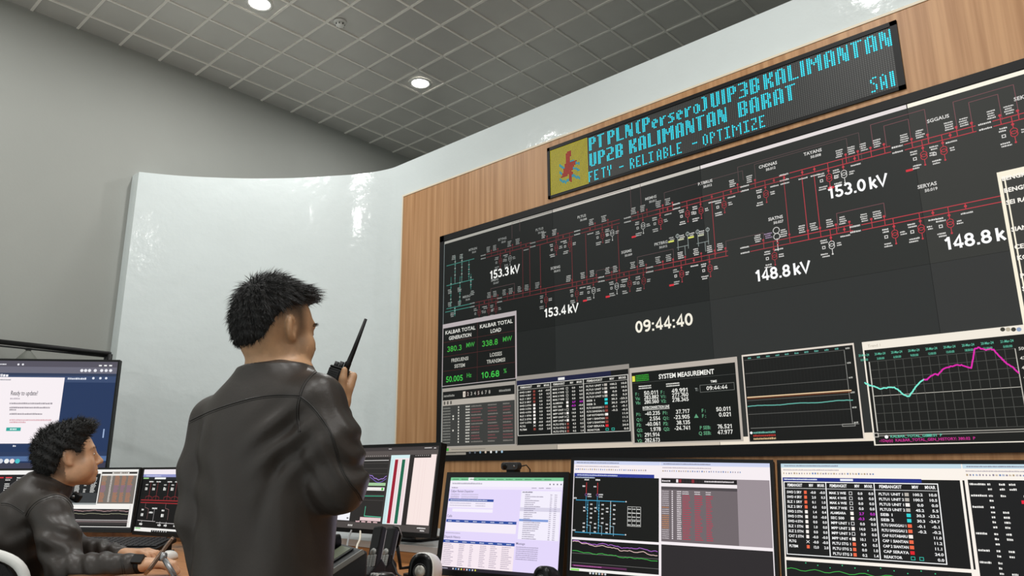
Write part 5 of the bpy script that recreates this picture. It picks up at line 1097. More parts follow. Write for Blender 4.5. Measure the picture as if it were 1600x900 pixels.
# ============================================================ people
class SDF:
    """an implicit body: blended tapering limbs and ellipsoids on a grid, turned into ONE continuous mesh"""
    def __init__(s, lo, hi, res):
        s.lo = np.array(lo, float); s.res = res; s.n = np.ceil((np.array(hi, float) - s.lo) / res).astype(int) + 1
        s.D = np.full(s.n, 1.0, np.float32)
    def win(s, lo, hi):
        a = np.clip(((np.array(lo) - s.lo) / s.res).astype(int), 0, s.n); b = np.clip(((np.array(hi) - s.lo) / s.res).astype(int) + 2, 0, s.n)
        if (b <= a).any(): return None, None
        ax = [s.lo[i] + s.res * np.arange(a[i], b[i]) for i in range(3)]
        return tuple(slice(a[i], b[i]) for i in range(3)), (ax[0][:, None, None].astype(np.float32), ax[1][None, :, None].astype(np.float32), ax[2][None, None, :].astype(np.float32))
    def blend(s, sl, d, k, op):
        A = s.D[sl]
        if op == 'u':
            if k <= 0: s.D[sl] = np.minimum(A, d); return
            h = np.maximum(k - np.abs(A - d), 0) / k; s.D[sl] = np.minimum(A, d) - h * h * k * .25
        elif op == 's':
            d = -d; h = np.maximum(k - np.abs(A - d), 0) / max(k, 1e-6); s.D[sl] = np.maximum(A, d) + h * h * k * .25
        elif op == 'i':
            s.D[sl] = np.maximum(A, d)
    def cap(s, a, b, ra, rb=None, k=.02, op='u', m=.05):
        rb = ra if rb is None else rb; a = np.array(a, float); b = np.array(b, float); r = max(ra, rb) + k + m
        sl, g = s.win(np.minimum(a, b) - r, np.maximum(a, b) + r)
        if sl is None: return s
        ab = b - a; L2 = ab @ ab + 1e-12
        t = np.clip(((g[0] - a[0]) * ab[0] + (g[1] - a[1]) * ab[1] + (g[2] - a[2]) * ab[2]) / L2, 0, 1)
        d = np.sqrt((g[0] - a[0] - t * ab[0]) ** 2 + (g[1] - a[1] - t * ab[1]) ** 2 + (g[2] - a[2] - t * ab[2]) ** 2) - (ra + (rb - ra) * t)
        s.blend(sl, d, k, op); return s
    def chain(s, P, r, k=.02, op='u'):
        for i in range(len(P) - 1): s.cap(P[i], P[i + 1], r[i], r[i + 1], k, op)
        return s
    def ell(s, c, r, M=None, k=.02, op='u', m=.05):
        """ellipsoid with radii r along the columns of M"""
        c = np.array(c, float); r = np.array(r, float); M = np.eye(3) if M is None else np.array(M); e = np.abs(M) @ r + k + m
        sl, g = s.win(c - e, c + e)
        if sl is None: return s
        q = [((g[0] - c[0]) * M[0, i] + (g[1] - c[1]) * M[1, i] + (g[2] - c[2]) * M[2, i]) for i in range(3)]
        k0 = np.sqrt(sum((q[i] / r[i]) ** 2 for i in range(3))); k1 = np.sqrt(sum((q[i] / r[i] ** 2) ** 2 for i in range(3)))
        s.blend(sl, k0 * (k0 - 1) / (k1 + 1e-9), k, op); return s
    def trunk(s, prof, M, o, k=.03, pw=2.4):
        """a torso: (height, half width, half depth, forward shift) sections along the local z of M"""
        prof = sorted(prof); z = np.array([p[0] for p in prof]); R_ = max(max(p[1], p[2]) for p in prof) + .15
        o = np.array(o, float); M = np.array(M); A = o + M[:, 2] * z[0]; B = o + M[:, 2] * z[-1]
        sl, g = s.win(np.minimum(A, B) - R_, np.maximum(A, B) + R_)
        q = [((g[0] - o[0]) * M[0, i] + (g[1] - o[1]) * M[1, i] + (g[2] - o[2]) * M[2, i]) for i in range(3)]
        def sm(c):
            from_ = np.interp(q[2], z, [p[c] for p in prof]); return from_
        zz = np.linspace(z[0], z[-1], 80); out = []
        for c in (1, 2, 3):
            v = np.interp(zz, z, [p[c] for p in prof]); kk = np.ones(9) / 9; v = np.convolve(np.pad(v, 4, mode='edge'), kk, 'valid'); out.append(np.interp(q[2], zz, v))
        wv, dv, sh = out
        e = (np.abs(q[0] / wv) ** pw + np.abs((q[1] - sh) / dv) ** pw) ** (1 / pw)
        d = (e - 1) * np.minimum(wv, dv); zc = np.maximum(z[0] - q[2], q[2] - z[-1]); d = np.maximum(d, zc)
        s.blend(sl, d.astype(np.float32), k, 'u'); return s
    def displace(s, fn, lo=None, hi=None):
        sl, g = s.win(s.lo if lo is None else lo, s.lo + s.res * s.n if hi is None else hi); s.D[sl] += fn(*g).astype(np.float32); return s
    def mesh(s, relax=2):
        """surface nets"""
        D = s.D; I = D < 0
        n = I.shape; cnt = np.zeros([x - 1 for x in n], np.int8)
        for i in (0, 1):
            for j in (0, 1):
                for k in (0, 1): cnt += I[i:n[0] - 1 + i, j:n[1] - 1 + j, k:n[2] - 1 + k]
        cells = np.argwhere((cnt > 0) & (cnt < 8)); idx = -np.ones(cnt.shape, np.int32); idx[tuple(cells.T)] = np.arange(len(cells))
        P = np.zeros((len(cells), 3)); N = np.zeros(len(cells)); c8 = [(i, j, k) for i in (0, 1) for j in (0, 1) for k in (0, 1)]
        val = {c: D[cells[:, 0] + c[0], cells[:, 1] + c[1], cells[:, 2] + c[2]] for c in c8}
        for a in c8:
            for x in range(3):
                if a[x] == 0:
                    b = list(a); b[x] = 1; b = tuple(b); va, vb = val[a], val[b]; cr = (va < 0) != (vb < 0)
                    t = np.where(cr, va / np.where(cr, va - vb, 1), 0); p = np.tile(np.array(a, float), (len(cells), 1)); p[:, x] += t
                    P[cr] += p[cr]; N[cr] += 1
        V = s.lo + s.res * (cells + P / N[:, None]); Q = []
        for x in range(3):
            y, z = (x + 1) % 3, (x + 2) % 3
            sa = [slice(1, m_ - 1) for m_ in n]; sb = list(sa); sa[x] = slice(0, n[x] - 1); sb[x] = slice(1, n[x])
            A, B = I[tuple(sa)], I[tuple(sb)]; e = np.argwhere(A != B)
            if len(e) == 0: continue
            fl = A[tuple(e.T)]; base = e.copy(); base[:, y] += 1; base[:, z] += 1; q = []
            for dy, dz in ((1, 1), (0, 1), (0, 0), (1, 0)):
                c = base.copy(); c[:, y] -= dy; c[:, z] -= dz; q.append(idx[c[:, 0], c[:, 1], c[:, 2]])
            q = np.stack(q, 1); q[~fl] = q[~fl][:, ::-1]; Q.append(q)
        F = np.concatenate(Q); F = F[(F >= 0).all(1)]
        for _ in range(relax):                      # light Laplacian relaxation against stair steps
            S = np.zeros_like(V); W_ = np.zeros(len(V))
            for i in range(4):
                a, b = F[:, i], F[:, (i + 1) % 4]
                np.add.at(S, a, V[b]); np.add.at(W_, a, 1)
            V = V * .4 + .6 * S / np.maximum(W_, 1)[:, None]
        return V, F
def skin_mesh(name, V, F, mats, parent, mi=None, attr=None):
    o3 = wloc(parent); Wv = hw(V) - o3
    me = bpy.data.meshes.new(name); me.vertices.add(len(V)); me.vertices.foreach_set('co', Wv.astype(np.float32).ravel())
    nF = len(F); me.loops.add(nF * 4); me.polygons.add(nF); me.loops.foreach_set('vertex_index', F.astype(np.int32).ravel())
    me.polygons.foreach_set('loop_start', np.arange(0, nF * 4, 4, dtype=np.int32))
    for m in mats: me.materials.append(m)
    if mi is not None: me.polygons.foreach_set('material_index', mi.astype(np.int32))
    me.polygons.foreach_set('use_smooth', np.ones(nF, bool)); me.update(calc_edges=True); me.validate()
    if attr is not None:
        a = me.attributes.new('stubble', 'FLOAT', 'POINT'); a.data.foreach_set('value', attr.astype(np.float32))
    o = bpy.data.objects.new(name, me); C.objects.link(o); o.parent = parent
    return o
def frame(yaw, pitch=0, roll=0):
    """columns: right, forward, up in the heading frame; yaw turns to the right, pitch tips the face upwards"""
    y = R(yaw); f = np.array([math.sin(y), math.cos(y), 0]); r = np.array([math.cos(y), -math.sin(y), 0]); u = np.array([0, 0, 1.0])
    p = R(pitch); f, u = math.cos(p) * f + math.sin(p) * u, math.cos(p) * u - math.sin(p) * f
    q = R(roll); r, u = math.cos(q) * r + math.sin(q) * u, math.cos(q) * u - math.sin(q) * r
    return np.stack([r, f, u], 1)

def skin_mat(name, col, lip, stub='#1a1512'):
    m = mat(name, col, .45, noise=(60, .10), bump=(500, .06, .002)); nt = m.node_tree; b = nt.nodes['Principled BSDF']
    b.inputs['Subsurface Weight'].default_value = .12; b.inputs['Subsurface Radius'].default_value = (.012, .005, .003); b.inputs['Subsurface Scale'].default_value = .6
    at_ = nt.nodes.new('ShaderNodeAttribute'); at_.attribute_name = 'stubble'
    mx = nt.nodes.new('ShaderNodeMix'); mx.data_type = 'RGBA'; src = b.inputs['Base Color'].links[0].from_socket
    nt.links.new(src, mx.inputs[6]); mx.inputs[7].default_value = lin(stub)
    n = nt.nodes.new('ShaderNodeTexNoise'); n.inputs['Scale'].default_value = 900; tc = nt.nodes.new('ShaderNodeTexCoord'); nt.links.new(tc.outputs['Object'], n.inputs['Vector'])
    mu = nt.nodes.new('ShaderNodeMath'); mu.operation = 'MULTIPLY_ADD'; mu.inputs[1].default_value = .5; mu.inputs[2].default_value = -.25; nt.links.new(n.outputs[0], mu.inputs[0])
    ad = nt.nodes.new('ShaderNodeMath'); ad.operation = 'MULTIPLY'; nt.links.new(at_.outputs['Fac'], ad.inputs[0])
    a2 = nt.nodes.new('ShaderNodeMath'); a2.operation = 'ADD'; a2.inputs[1].default_value = 1.0; nt.links.new(mu.outputs[0], a2.inputs[0]); nt.links.new(a2.outputs[0], ad.inputs[1]); ad.use_clamp = True
    nt.links.new(ad.outputs[0], mx.inputs[0]); nt.links.new(mx.outputs[2], b.inputs['Base Color'])
    return m
M_skin1 = skin_mat('skin_tan', '#c39873', '#a5634f'); M_skin2 = skin_mat('skin_light_tan', '#d8a884', '#a5634f')
M_hair = mat('black_hair', '#0b0908', .42, spec=.45); M_hairb = mat('black_hair_cap', '#080706', .65, bump=(180, .6, .004), stretch=(1, 1, .35))
M_leather = mat('dark_brown_leather', '#37312d', .40, noise=(5, .16), bump=(140, .12, .003), spec=.4)
M_seam = mat('leather_seam', '#1b1714', .5)
M_trouser = mat('charcoal_cloth', '#1d1e22', .85, bump=(300, .1)); M_shoe = mat('black_shoe_leather', '#0c0b0b', .35)
M_eye = mat('eye_white', '#e4ddd5', .2); M_iris = mat('dark_iris', '#1c0f09', .15)

def head(S, o, M, ear=1.0):
    """skull, face, ears and neck root; o = point between the ear canals"""
    o = np.array(o, float); L = lambda a, b, c: o + M @ np.array([a, b, c])
    S.ell(L(0, -.012, .042), (.073, .094, .091), M, .01); S.ell(L(0, -.045, .015), (.066, .062, .070), M, .03)
    S.ell(L(0, .028, .008), (.064, .064, .088), M, .03); S.ell(L(0, .034, -.058), (.052, .054, .048), M, .03)
    S.ell(L(0, .070, -.097), (.022, .020, .017), M, .025)
    for s_ in (-1, 1):
        S.ell(L(.042 * s_, .055, -.026), (.024, .026, .024), M, .02); S.ell(L(.049 * s_, .014, -.062), (.018, .034, .030), M, .03); S.ell(L(.046 * s_, .046, -.046), (.022, .026, .030), M, .03)
    S.cap(L(-.032, .082, .026), L(.032, .082, .026), .011, .011, .018)
    for s_ in (-1, 1): S.ell(L(.031 * s_, .099, .005), (.017, .012, .012), M, .012, 's')
    for s_ in (-1, 1): S.ell(L(.031 * s_, .076, .005), (.0145, .0135, .012), M, .003)
    S.cap(L(0, .090, .014), L(0, .110, -.026), .0075, .0105, .012); S.ell(L(0, .111, -.030), (.011, .011, .009), M, .008)
    for s_ in (-1, 1): S.ell(L(.0125 * s_, .100, -.034), (.008, .010, .007), M, .008); S.ell(L(.006 * s_, .106, -.0415), (.0035, .005, .003), M, .003, 's')
    S.cap(L(-.014, .090, -.055), L(.014, .090, -.055), .009, .009, .012); S.cap(L(-.012, .089, -.069), L(.012, .089, -.069), .010, .010, .012)
    S.cap(L(-.021, .093, -.0615), L(0, .102, -.0615), .0022, .0026, .006, 's'); S.cap(L(.021, .093, -.0615), L(0, .102, -.0615), .0022, .0026, .006, 's')
    S.ell(L(0, .099, -.047), (.004, .006, .008), M, .006, 's')
    for s_ in (-1, 1):
        E = M @ np.array([[math.cos(.45), -s_ * math.sin(.45), 0], [s_ * math.sin(.45), math.cos(.45), 0], [0, 0, 1.0]])
        E = E @ np.array([[1, 0, 0], [0, math.cos(.2), -math.sin(.2)], [0, math.sin(.2), math.cos(.2)]])
        c = L(.075 * s_, -.010, .004)
        S.ell(c, (.0095, .0195 * ear, .0315 * ear), E, .006); S.ell(c + E @ np.array([.0075 * s_, .001, .003]), (.0065, .0115, .0205), E, .004, 's')
        S.cap(c + E @ np.array([.004 * s_, -.006, .014]), c + E @ np.array([.004 * s_, -.007, -.012]), .0032, .003, .004); S.ell(c + E @ np.array([.004 * s_, .012, -.004]), (.004, .004, .007), E, .004)
        S.ell(c + E @ np.array([.001 * s_, .006, -.026]), (.006, .008, .008), E, .006)
    return L
def finger(S, P, r, k=.004): S.chain(P, r, k)
def leg_set(S, hip, knees, ankles, toes, r, k=.02):
    for h, kn, an, to in zip(hip, knees, ankles, toes): S.chain([h, kn, an], r[:3], k); S.cap(an, to, r[3], r[4], .02)
def strands(name, roots, nrm, flow, length, width, parent, m, jit=.5, seg=3, curl=0):
    """short hair: one mesh of tapering locks growing from the scalp (heading frame)"""
    V = []; F = []
    for p, n_, f in zip(roots, nrm, flow):
        L_ = length(p) if callable(length) else length
        L_ *= RNG.uniform(.6, 1.25); d = n_ * RNG.uniform(.35, .9) + f + RNG.normal(0, jit, 3) * .35; d /= np.linalg.norm(d); g = f - n_ * RNG.uniform(.1, .5)
        q = p - n_ * .002; side = np.cross(d, n_ + RNG.normal(0, .3, 3)); side /= np.linalg.norm(side) + 1e-9; b = len(V)
        for i in range(seg + 1):
            t = i / seg; wd = width * (1 - t) ** .7 + 1e-5
            c = q + d * L_ * t + (g * .5 + np.array([0, 0, -.15])) * L_ * t * t * .8 + curl * side * math.sin(t * 4) * L_ * .25
            u2 = np.cross(side, d); V += [c - side * wd, c + side * wd, c + u2 * wd * .8]
        for i in range(seg):
            for a, e in ((0, 1), (1, 2), (2, 0)): F.append((b + i * 3 + a, b + i * 3 + e, b + i * 3 + 3 + e, b + i * 3 + 3 + a))
    return skin_mesh(name, np.array(V), np.array(F), [m], parent)
def normals(V, F):
    n = np.cross(V[F[:, 2]] - V[F[:, 0]], V[F[:, 3]] - V[F[:, 1]]); N = np.zeros_like(V)
    for i in range(4): np.add.at(N, F[:, i], n)
    return N / (np.linalg.norm(N, axis=1)[:, None] + 1e-12)
def seam_on(obj, px, name, parent, r=.0022, off=.0005, m=None):
    """a stitched seam lying on a garment's surface, through points seen from the camera's side"""
    me = obj.data; o3 = wloc(obj); bv = BVHTree.FromPolygons([tuple(np.array(v.co) + o3) for v in me.vertices], [tuple(p.vertices) for p in me.polygons])
    P = []
    Q = smooth3([(x, y, 0) for x, y in px], 8)
    for x, y, _ in Q:
        h = bv.ray_cast(Vector(CAM), Vector(ray(x, y)).normalized())
        if h[0] is not None: P.append(np.array(h[0]) + np.array(h[1]) * off)
    if len(P) < 3: return
    K = [P[0]]
    for p in P[1:]:
        if np.linalg.norm(p - K[-1]) < .06: K.append(p)
    b = MB(); b.tube(K, r, m or M_seam, 6); b.build(name, parent)
def seam(obj, px, parent, gap=2.2):
    seam_on(obj, px, 'seam', parent, .0020, .0); 
    n = len(px); Q = []
    for i, (x, y) in enumerate(px):
        x0_, y0_ = px[max(0, i - 1)]; x1_, y1_ = px[min(n - 1, i + 1)]; L_ = math.hypot(x1_ - x0_, y1_ - y0_); Q.append((x - (y1_ - y0_) / L_ * gap * 1.4, y + (x1_ - x0_) / L_ * gap * 1.4))
    seam_on(obj, Q, 'stitching', parent, .0008, .0003)

# ------------------------------------------------------------ the standing person with the radio
def standing():
    root_h = np.array([-.60, 1.89, 0.0]); rw_ = hw(root_h)
    root = empty('person', rw_, 'standing person seen from behind in a dark leather jacket, walkie-talkie raised to the mouth', 'person')
    Mt = frame(27); T = lambda a, b, c: root_h * np.array([1, 1, 0]) + Mt @ np.array([a, b, c])
    Mh = frame(38, 1); ho = np.array([-.612, 1.885, 1.463])
    sR, sL = T(.148, -.02, 1.278), T(-.214, .0, 1.245)
    eR, wR = np.array([-.409, 1.79, 1.083]), np.array([-.456, 1.940, 1.262]); eL, wL = np.array([-.790, 1.935, 1.00]), np.array([-.745, 1.99, .77])
    # --- body: one continuous figure
    S = SDF((-.98, 1.55, -.01), (-.22, 2.32, 1.64), .0042)
    L = head(S, ho, Mh)
    S.cap(L(0, -.034, -.035), T(0, -.005, 1.345), .054, .062, .03)
    S.trunk([(.80, .16, .10, 0), (.95, .155, .10, 0), (1.1, .165, .105, .005), (1.22, .175, .105, 0), (1.31, .13, .08, -.005), (1.37, .07, .06, -.01)], Mt, T(0, 0, 0), .03)
    S.cap(T(.05, 0, 1.34), sR, .05, .048, .03); S.cap(T(-.05, 0, 1.33), sL, .05, .048, .03)
    S.chain([sR, eR, wR], [.048, .038, .026], .015); S.chain([sL, eL, wL], [.048, .038, .027], .015)
    leg_set(S, [T(.085, 0, .82), T(-.085, 0, .82)], [T(.09, .02, .45), T(-.095, .03, .45)], [T(.10, .0, .08), T(-.11, .0, .08)], [T(.13, .15, .035), T(-.14, .15, .035)], [.08, .055, .038, .035, .03])
    # right hand round the radio
    ax = np.array([.31, .02, .95]); ax /= np.linalg.norm(ax); rc_ = np.array([-.4745, 1.952, 1.330])      # radio axis and centre
    kx = np.cross([0, 1.0, 0], ax); kx /= np.linalg.norm(kx); ky = np.cross(ax, kx)                         # across, away
    H = lambda a, b, c: rc_ + kx * a + ky * b + ax * c
    S.chain([wR, H(.040, -.004, -.03)], [.024, .021], .012)
    for (c0, c1) in ((-.045, -.028), (-.02, -.004), (.0, .02), (.018, .04)): S.cap(H(.038, -.006, c0 - .01), H(.036, .012, c1), .0135, .012, .014)
    for i, (c, ln) in enumerate(((.042, 1.0), (.021, 1.05), (.0, 1.0), (-.020, .85))):
        finger(S, [H(.036, .012, c), H(.033, .030, c + .004), H(.012, .0335, c + .006), H(-.018 * ln, .031, c + .004)], [.0122, .0105, .0092, .0080])
    finger(S, [H(.035, -.014, -.035), H(.031, -.024, -.004), H(.024, -.0285, .026), H(.019, -.0275, .050)], [.0150, .0125, .0108, .0088])
    # relaxed left hand
    d = np.array([.05, .04, -1.0]); d /= np.linalg.norm(d); f_ = Mt[:, 1]; r_ = Mt[:, 0]
    S.ell(wL + d * .055, (.014, .038, .046), np.stack([r_, f_, -d], 1), .015)
    for i in range(4): b0 = wL + d * .09 + f_ * (.027 - .018 * i); finger(S, [b0, b0 + d * .032 + r_ * .004, b0 + d * .054 + r_ * .014, b0 + d * (.070 - .004 * abs(i - 1)) + r_ * .026], [.0095, .009, .008, .007])
    finger(S, [wL + d * .02 + f_ * .025, wL + d * .05 + f_ * .048, wL + d * .078 + f_ * .052 + r_ * .01], [.013, .011, .008])
    V, F = S.mesh()
    q = (V - ho) @ Mh; a, b_, c = q.T
    # clipped fade: dense above a line that drops behind the ear, thinning towards the neck
    hl = np.where(b_ > -.005, .052 - .3 * np.minimum(b_, .04), -.02 + 0 * b_)
    side = np.clip((c + .055 + np.clip(b_ + .03, -.06, .1) * .9) / .12, 0, 1); front = np.clip((.050 - b_) / .03, 0, 1)
    st = side * front * (c < .2) * (np.abs(a) < .076) * (1 - np.exp(-(((np.abs(a) - .078) / .012) ** 2 + ((b_ + .01) / .025) ** 2 + ((c) / .036) ** 2)))
    st = np.where((c > -.075) & (b_ < .06), st * .85, 0)
    skin_mesh('body', V, F, [M_skin1], root, None, st)
    eyes_brows(L, Mh, V, normals(V, F), q, root, M_hair)
    # --- hair: thick cap over crown and back, then loose locks
    Sh = SDF(ho - .16, ho + .17, .0034); Lh = lambda a, b, c: ho + Mh @ np.array([a, b, c])
    Sh.ell(Lh(0, -.014, .052), (.079, .102, .096), Mh, .01); Sh.ell(Lh(0, -.052, .018), (.071, .066, .078), Mh, .02); Sh.ell(Lh(0, .055, .108), (.052, .040, .024), Mh, .02)
    def cut(x, y, z):
        q = [(x - ho[0]) * Mh[0, i] + (y - ho[1]) * Mh[1, i] + (z - ho[2]) * Mh[2, i] for i in range(3)]
        line = np.interp(q[1], [-.12, -.085, -.055, -.02, .03, .065, .12], [-.05, -.04, .030, .064, .078, .084, .088])
        return np.where(True, np.maximum(line - q[2], 0) * 3.0 - .0 * q[0], 0) + np.maximum(line - q[2], -.006) * .6
    Sh.displace(cut); Sh.displace(lambda x, y, z: .0028 * np.sin(210 * x + 90 * z) * np.sin(190 * y - 60 * x) + .002 * np.sin(330 * z + 120 * y))
    V2, F2 = Sh.mesh(1)
    hair = skin_mesh('hair', V2, F2, [M_hairb], root)
    N2 = normals(V2, F2); q2 = (V2 - ho) @ Mh
    ok = np.where((q2[:, 2] > .0) | (q2[:, 1] < -.05))[0]; ok = ok[np.einsum('ij,ij->i', N2[ok], V2[ok] - Lh(0, -.01, .02)) > 0]
    pick = RNG.choice(ok, 3600); P = V2[pick]; Nn = N2[pick]; qq = q2[pick]
    cw = Lh(.005, -.075, .105); rad = P - cw; rad -= Nn * np.einsum('ij,ij->i', rad, Nn)[:, None]; rad /= np.linalg.norm(rad, axis=1)[:, None] + 1e-6
    flow = rad * .7 + Mh[:, 1] * np.clip((qq[:, 1:2] + .03) * 9, 0, .9) + Mh[:, 2] * np.clip((qq[:, 1:2] - .02) * 6, 0, .35)
    o = strands('hair_locks', P, Nn, flow, lambda p: .012 + .014 * max(0, min(1, ((p - ho) @ Mh)[2] / .1)), .0011, hair, M_hair)
    # --- jacket
    J = SDF((-1.0, 1.55, .60), (-.20, 2.25, 1.46), .0048)
    J.trunk([(.70, .178, .128, 0), (.85, .178, .126, 0), (1.0, .185, .126, 0), (1.12, .196, .126, -.002), (1.22, .198, .122, -.006), (1.29, .168, .104, -.008), (1.345, .118, .082, -.008), (1.375, .088, .074, -.006)], Mt, T(-.010, 0, 0), .03)
    J.cap(T(.05, -.008, 1.305), sR, .062, .063, .045); J.cap(T(-.06, -.005, 1.300), sL, .062, .060, .045)
    J.chain([sR, sR * .5 + eR * .5 + np.array([.012, -.01, 0]), eR], [.063, .064, .062], .03); J.chain([eR, eR * .55 + wR * .45, wR * .94 + eR * .06], [.064, .054, .037], .022)
    J.chain([sL, sL * .5 + eL * .5 + np.array([-.008, 0, 0]), eL], [.064, .063, .054], .025); J.chain([eL, wL], [.054, .045], .02)
    up = Mt[:, 1] * .30 + np.array([-.04, 0, 1.0]); up /= np.linalg.norm(up); cc = T(-.004, .004, 1.378)
    J.cap(cc - up * .03, cc + up * .034, .073, .066, .03)
    # folds: at the elbow bend, below the arm and down the back
    def folds(x, y, z):
        def gs(p, r): return np.exp(-(((x - p[0]) / r) ** 2 + ((y - p[1]) / r) ** 2 + ((z - p[2]) / r) ** 2))
        u_ = eR - sR; u_ = u_ / np.linalg.norm(u_); t_ = (x - eR[0]) * u_[0] + (y - eR[1]) * u_[1] + (z - eR[2]) * u_[2]
        d = .0075 * np.sin(t_ * 105 + 9 * np.sin(x * 22) + 14 * y) * gs(eR * .7 + sR * .3 + np.array([.05, 0, 0]), .085)
        ap = T(.13, -.11, 1.19); d = d + .009 * np.sin((z - ap[2]) * 78 - (x - ap[0]) * 62) * gs(ap, .075)
        d = d + .006 * np.sin((x + .35 * z) * 46 + .6) * gs(T(.05, -.13, 1.0), .16) + .0055 * np.sin((x - .30 * z) * 40) * gs(T(.08, -.13, .86), .14)
        d = d + .0025 * np.sin((z + .6 * x) * 70) * gs(T(-.16, -.08, 1.12), .09) + .002 * np.sin(z * 60 + x * 20) * gs(eL, .11)
        gr = T(.115, -.125, 1.10); d = d + .012 * np.exp(-(((x - gr[0]) * .8 + (z - gr[2]) * -.25) / .016) ** 2) * gs(gr, .10)
        return d
    J.displace(folds)
    V3, F3 = J.mesh()
    jk = skin_mesh('jacket', V3, F3, [M_leather], root); jk['label'] = 'dark brown leather jacket with a yoke seam across the back'
    seam(jk, [(279, 668), (300, 656), (330, 642), (365, 630), (400, 621), (435, 617), (468, 618)], jk)
    seam(jk, [(509, 574), (494, 582), (482, 593), (474, 606), (469, 622), (466, 640), (467, 660), (469, 675)], jk)
    seam(jk, [(470, 620), (486, 633), (504, 655), (518, 678), (526, 702), (534, 730), (546, 752), (560, 770), (566, 782)], jk)
    # collar rim
    b = MB(); rr = np.cross(up, [0, 1, 0]); rr /= np.linalg.norm(rr); r2 = np.cross(up, rr)
    b.tube([hw((cc + up * .060 + (rr * math.cos(t) + r2 * math.sin(t)) * .064)[None])[0] for t in np.linspace(0, 6.2832, 37)], .0052, M_leather, 8, False)
    b.tube([hw((cc + up * .044 + (rr * math.cos(t) + r2 * math.sin(t)) * .0702)[None])[0] for t in np.linspace(0, 6.2832, 37)], .0018, M_seam, 6, False); b.build('collar', jk)
    # --- trousers and shoes
    Tr = SDF((-.95, 1.6, .05), (-.25, 2.3, .92), .009)
    Tr.trunk([(.76, .165, .115, 0), (.86, .165, .112, 0), (.9, .16, .11, 0)], Mt, T(0, 0, 0), .03)
    leg_set(Tr, [T(.085, 0, .80), T(-.085, 0, .80)], [T(.09, .02, .45), T(-.095, .03, .45)], [T(.10, .0, .10), T(-.11, .0, .10)], [T(.10, .01, .09), T(-.11, .01, .09)], [.098, .078, .066, .06, .06])
    V4, F4 = Tr.mesh(); skin_mesh('trousers', V4, F4, [M_trouser], root)
    for s_ in (1, -1):
        Sx = SDF(T(.12 * s_, .05, .0) * np.array([1, 1, 0]) - np.array([.2, .2, .0]), T(.12 * s_, .05, .0) * np.array([1, 1, 0]) + np.array([.2, .2, .14]), .007)
        Sx.cap(T(.105 * s_, -.04, .05), T(.13 * s_, .15, .04), .045, .04, .02); Sx.cap(T(.105 * s_, -.02, .05), T(.105 * s_, -.01, .11), .048, .05, .02)
        Sx.displace(lambda x, y, z: np.where(z < .006, .1, 0)); V5, F5_ = Sx.mesh(); skin_mesh('shoe', V5, F5_, [M_shoe], root)
    # --- the radio, held, so a thing of its own
    rt = hw(rc_[None])[0]; Mw = Matrix([[*(hw(np.stack([kx, ky, ax]))[:, i]), rt[i]] for i in range(3)] + [[0, 0, 0, 1]])
    rd = empty('walkie_talkie', hw((rc_ - ax * .06)[None])[0], 'black walkie-talkie with a long antenna held in the standing person\'s raised hand', 'walkie-talkie')
    b = MB(); b.rbox((-.026, -.017, -.062), (.026, .017, .048), .007, M_black, Mw, 4); b.prism([(-.026, .048), (.026, .048), (.022, .056), (-.024, .054)], -.017, .017, M_black, Mw, 1); b.build('body', rd, .003)
    b = MB(); b.tube([Mw @ Vector(v) for v in ((.015, 0, .05), (.015, 0, .072), (.016, 0, .076), (.017, 0, .11), (.017, 0, .20))], [.0088, .0088, .0072, .0062, .0042], M_black, 14); b.build('antenna', rd)
    for x in (-.014, -.001): b = MB(); b.tube([Mw @ Vector((x, 0, .05)), Mw @ Vector((x, 0, .067 if x < -.01 else .071))], .0062, M_dark, 14); b.build('knob', rd)
    b = MB(); b.box((-.022, -.0182, -.01), (.004, -.0168, .042), M_dark, Mw)
    for k in range(5): b.box((-.02, -.0192, .036 - .006 * k), (.002, -.018, .039 - .006 * k), M_blackgloss, Mw)
    b.build('speaker_grille', rd)
    b = MB(); b.box((-.0275, -.008, -.005), (-.0255, .008, .03), M_dark, Mw); b.build('push_to_talk_button', rd, .001)
    b = MB(); b.box((-.024, -.019, -.058), (.024, -.0168, -.014), M_dark, Mw); b.build('battery_cover', rd, .001)

def eyes_brows(L, M, V, N, q, parent, hair_m):
    for s_ in (-1, 1):
        b = MB(); U = []; F = []; c = L(.031 * s_, .0788, .004)
        for i in range(9):
            for k in range(14): th = math.pi * i / 8; ph = 2 * math.pi * k / 14; U.append(hw((c + M @ np.array([.0115 * math.sin(th) * math.cos(ph), .0115 * math.cos(th), .0042 * math.sin(th) * math.sin(ph)]))[None])[0])
        F = [(i * 14 + k, i * 14 + (k + 1) % 14, (i + 1) * 14 + (k + 1) % 14, (i + 1) * 14 + k) for i in range(8) for k in range(14)]
        b.add(U, F, M_eye, True); e = b.build('eye', parent)
        b = MB(); U = []
        c2 = L(.031 * s_, .0878, .004)
        for i in range(7):
            for k in range(12): th = math.pi * i / 6; ph = 2 * math.pi * k / 12; U.append(hw((c2 + M @ np.array([.0048 * math.sin(th) * math.cos(ph), .0030 * math.cos(th), .0047 * math.sin(th) * math.sin(ph)]))[None])[0])
        b.add(U, [(i * 12 + k, i * 12 + (k + 1) % 12, (i + 1) * 12 + (k + 1) % 12, (i + 1) * 12 + k) for i in range(6) for k in range(12)], M_iris, True); b.build('iris', e)
        a, b_, cz = q.T; bl = .030 + .10 * (np.abs(a) - .03) * (np.abs(a) < .03) - .25 * np.maximum(np.abs(a) - .036, 0)
        ok = np.where((b_ > .06) & (a * s_ > .012) & (a * s_ < .053) & (np.abs(cz - bl) < .0045))[0]
        if len(ok) > 10:
            p = RNG.choice(ok, min(len(ok) * 2, 220)); fl = np.tile(M[:, 0] * s_ * .9 + M[:, 2] * .15, (len(p), 1))
            strands('eyebrow', V[p], N[p] * .4, fl, .010, .0006, parent, hair_m, .25)

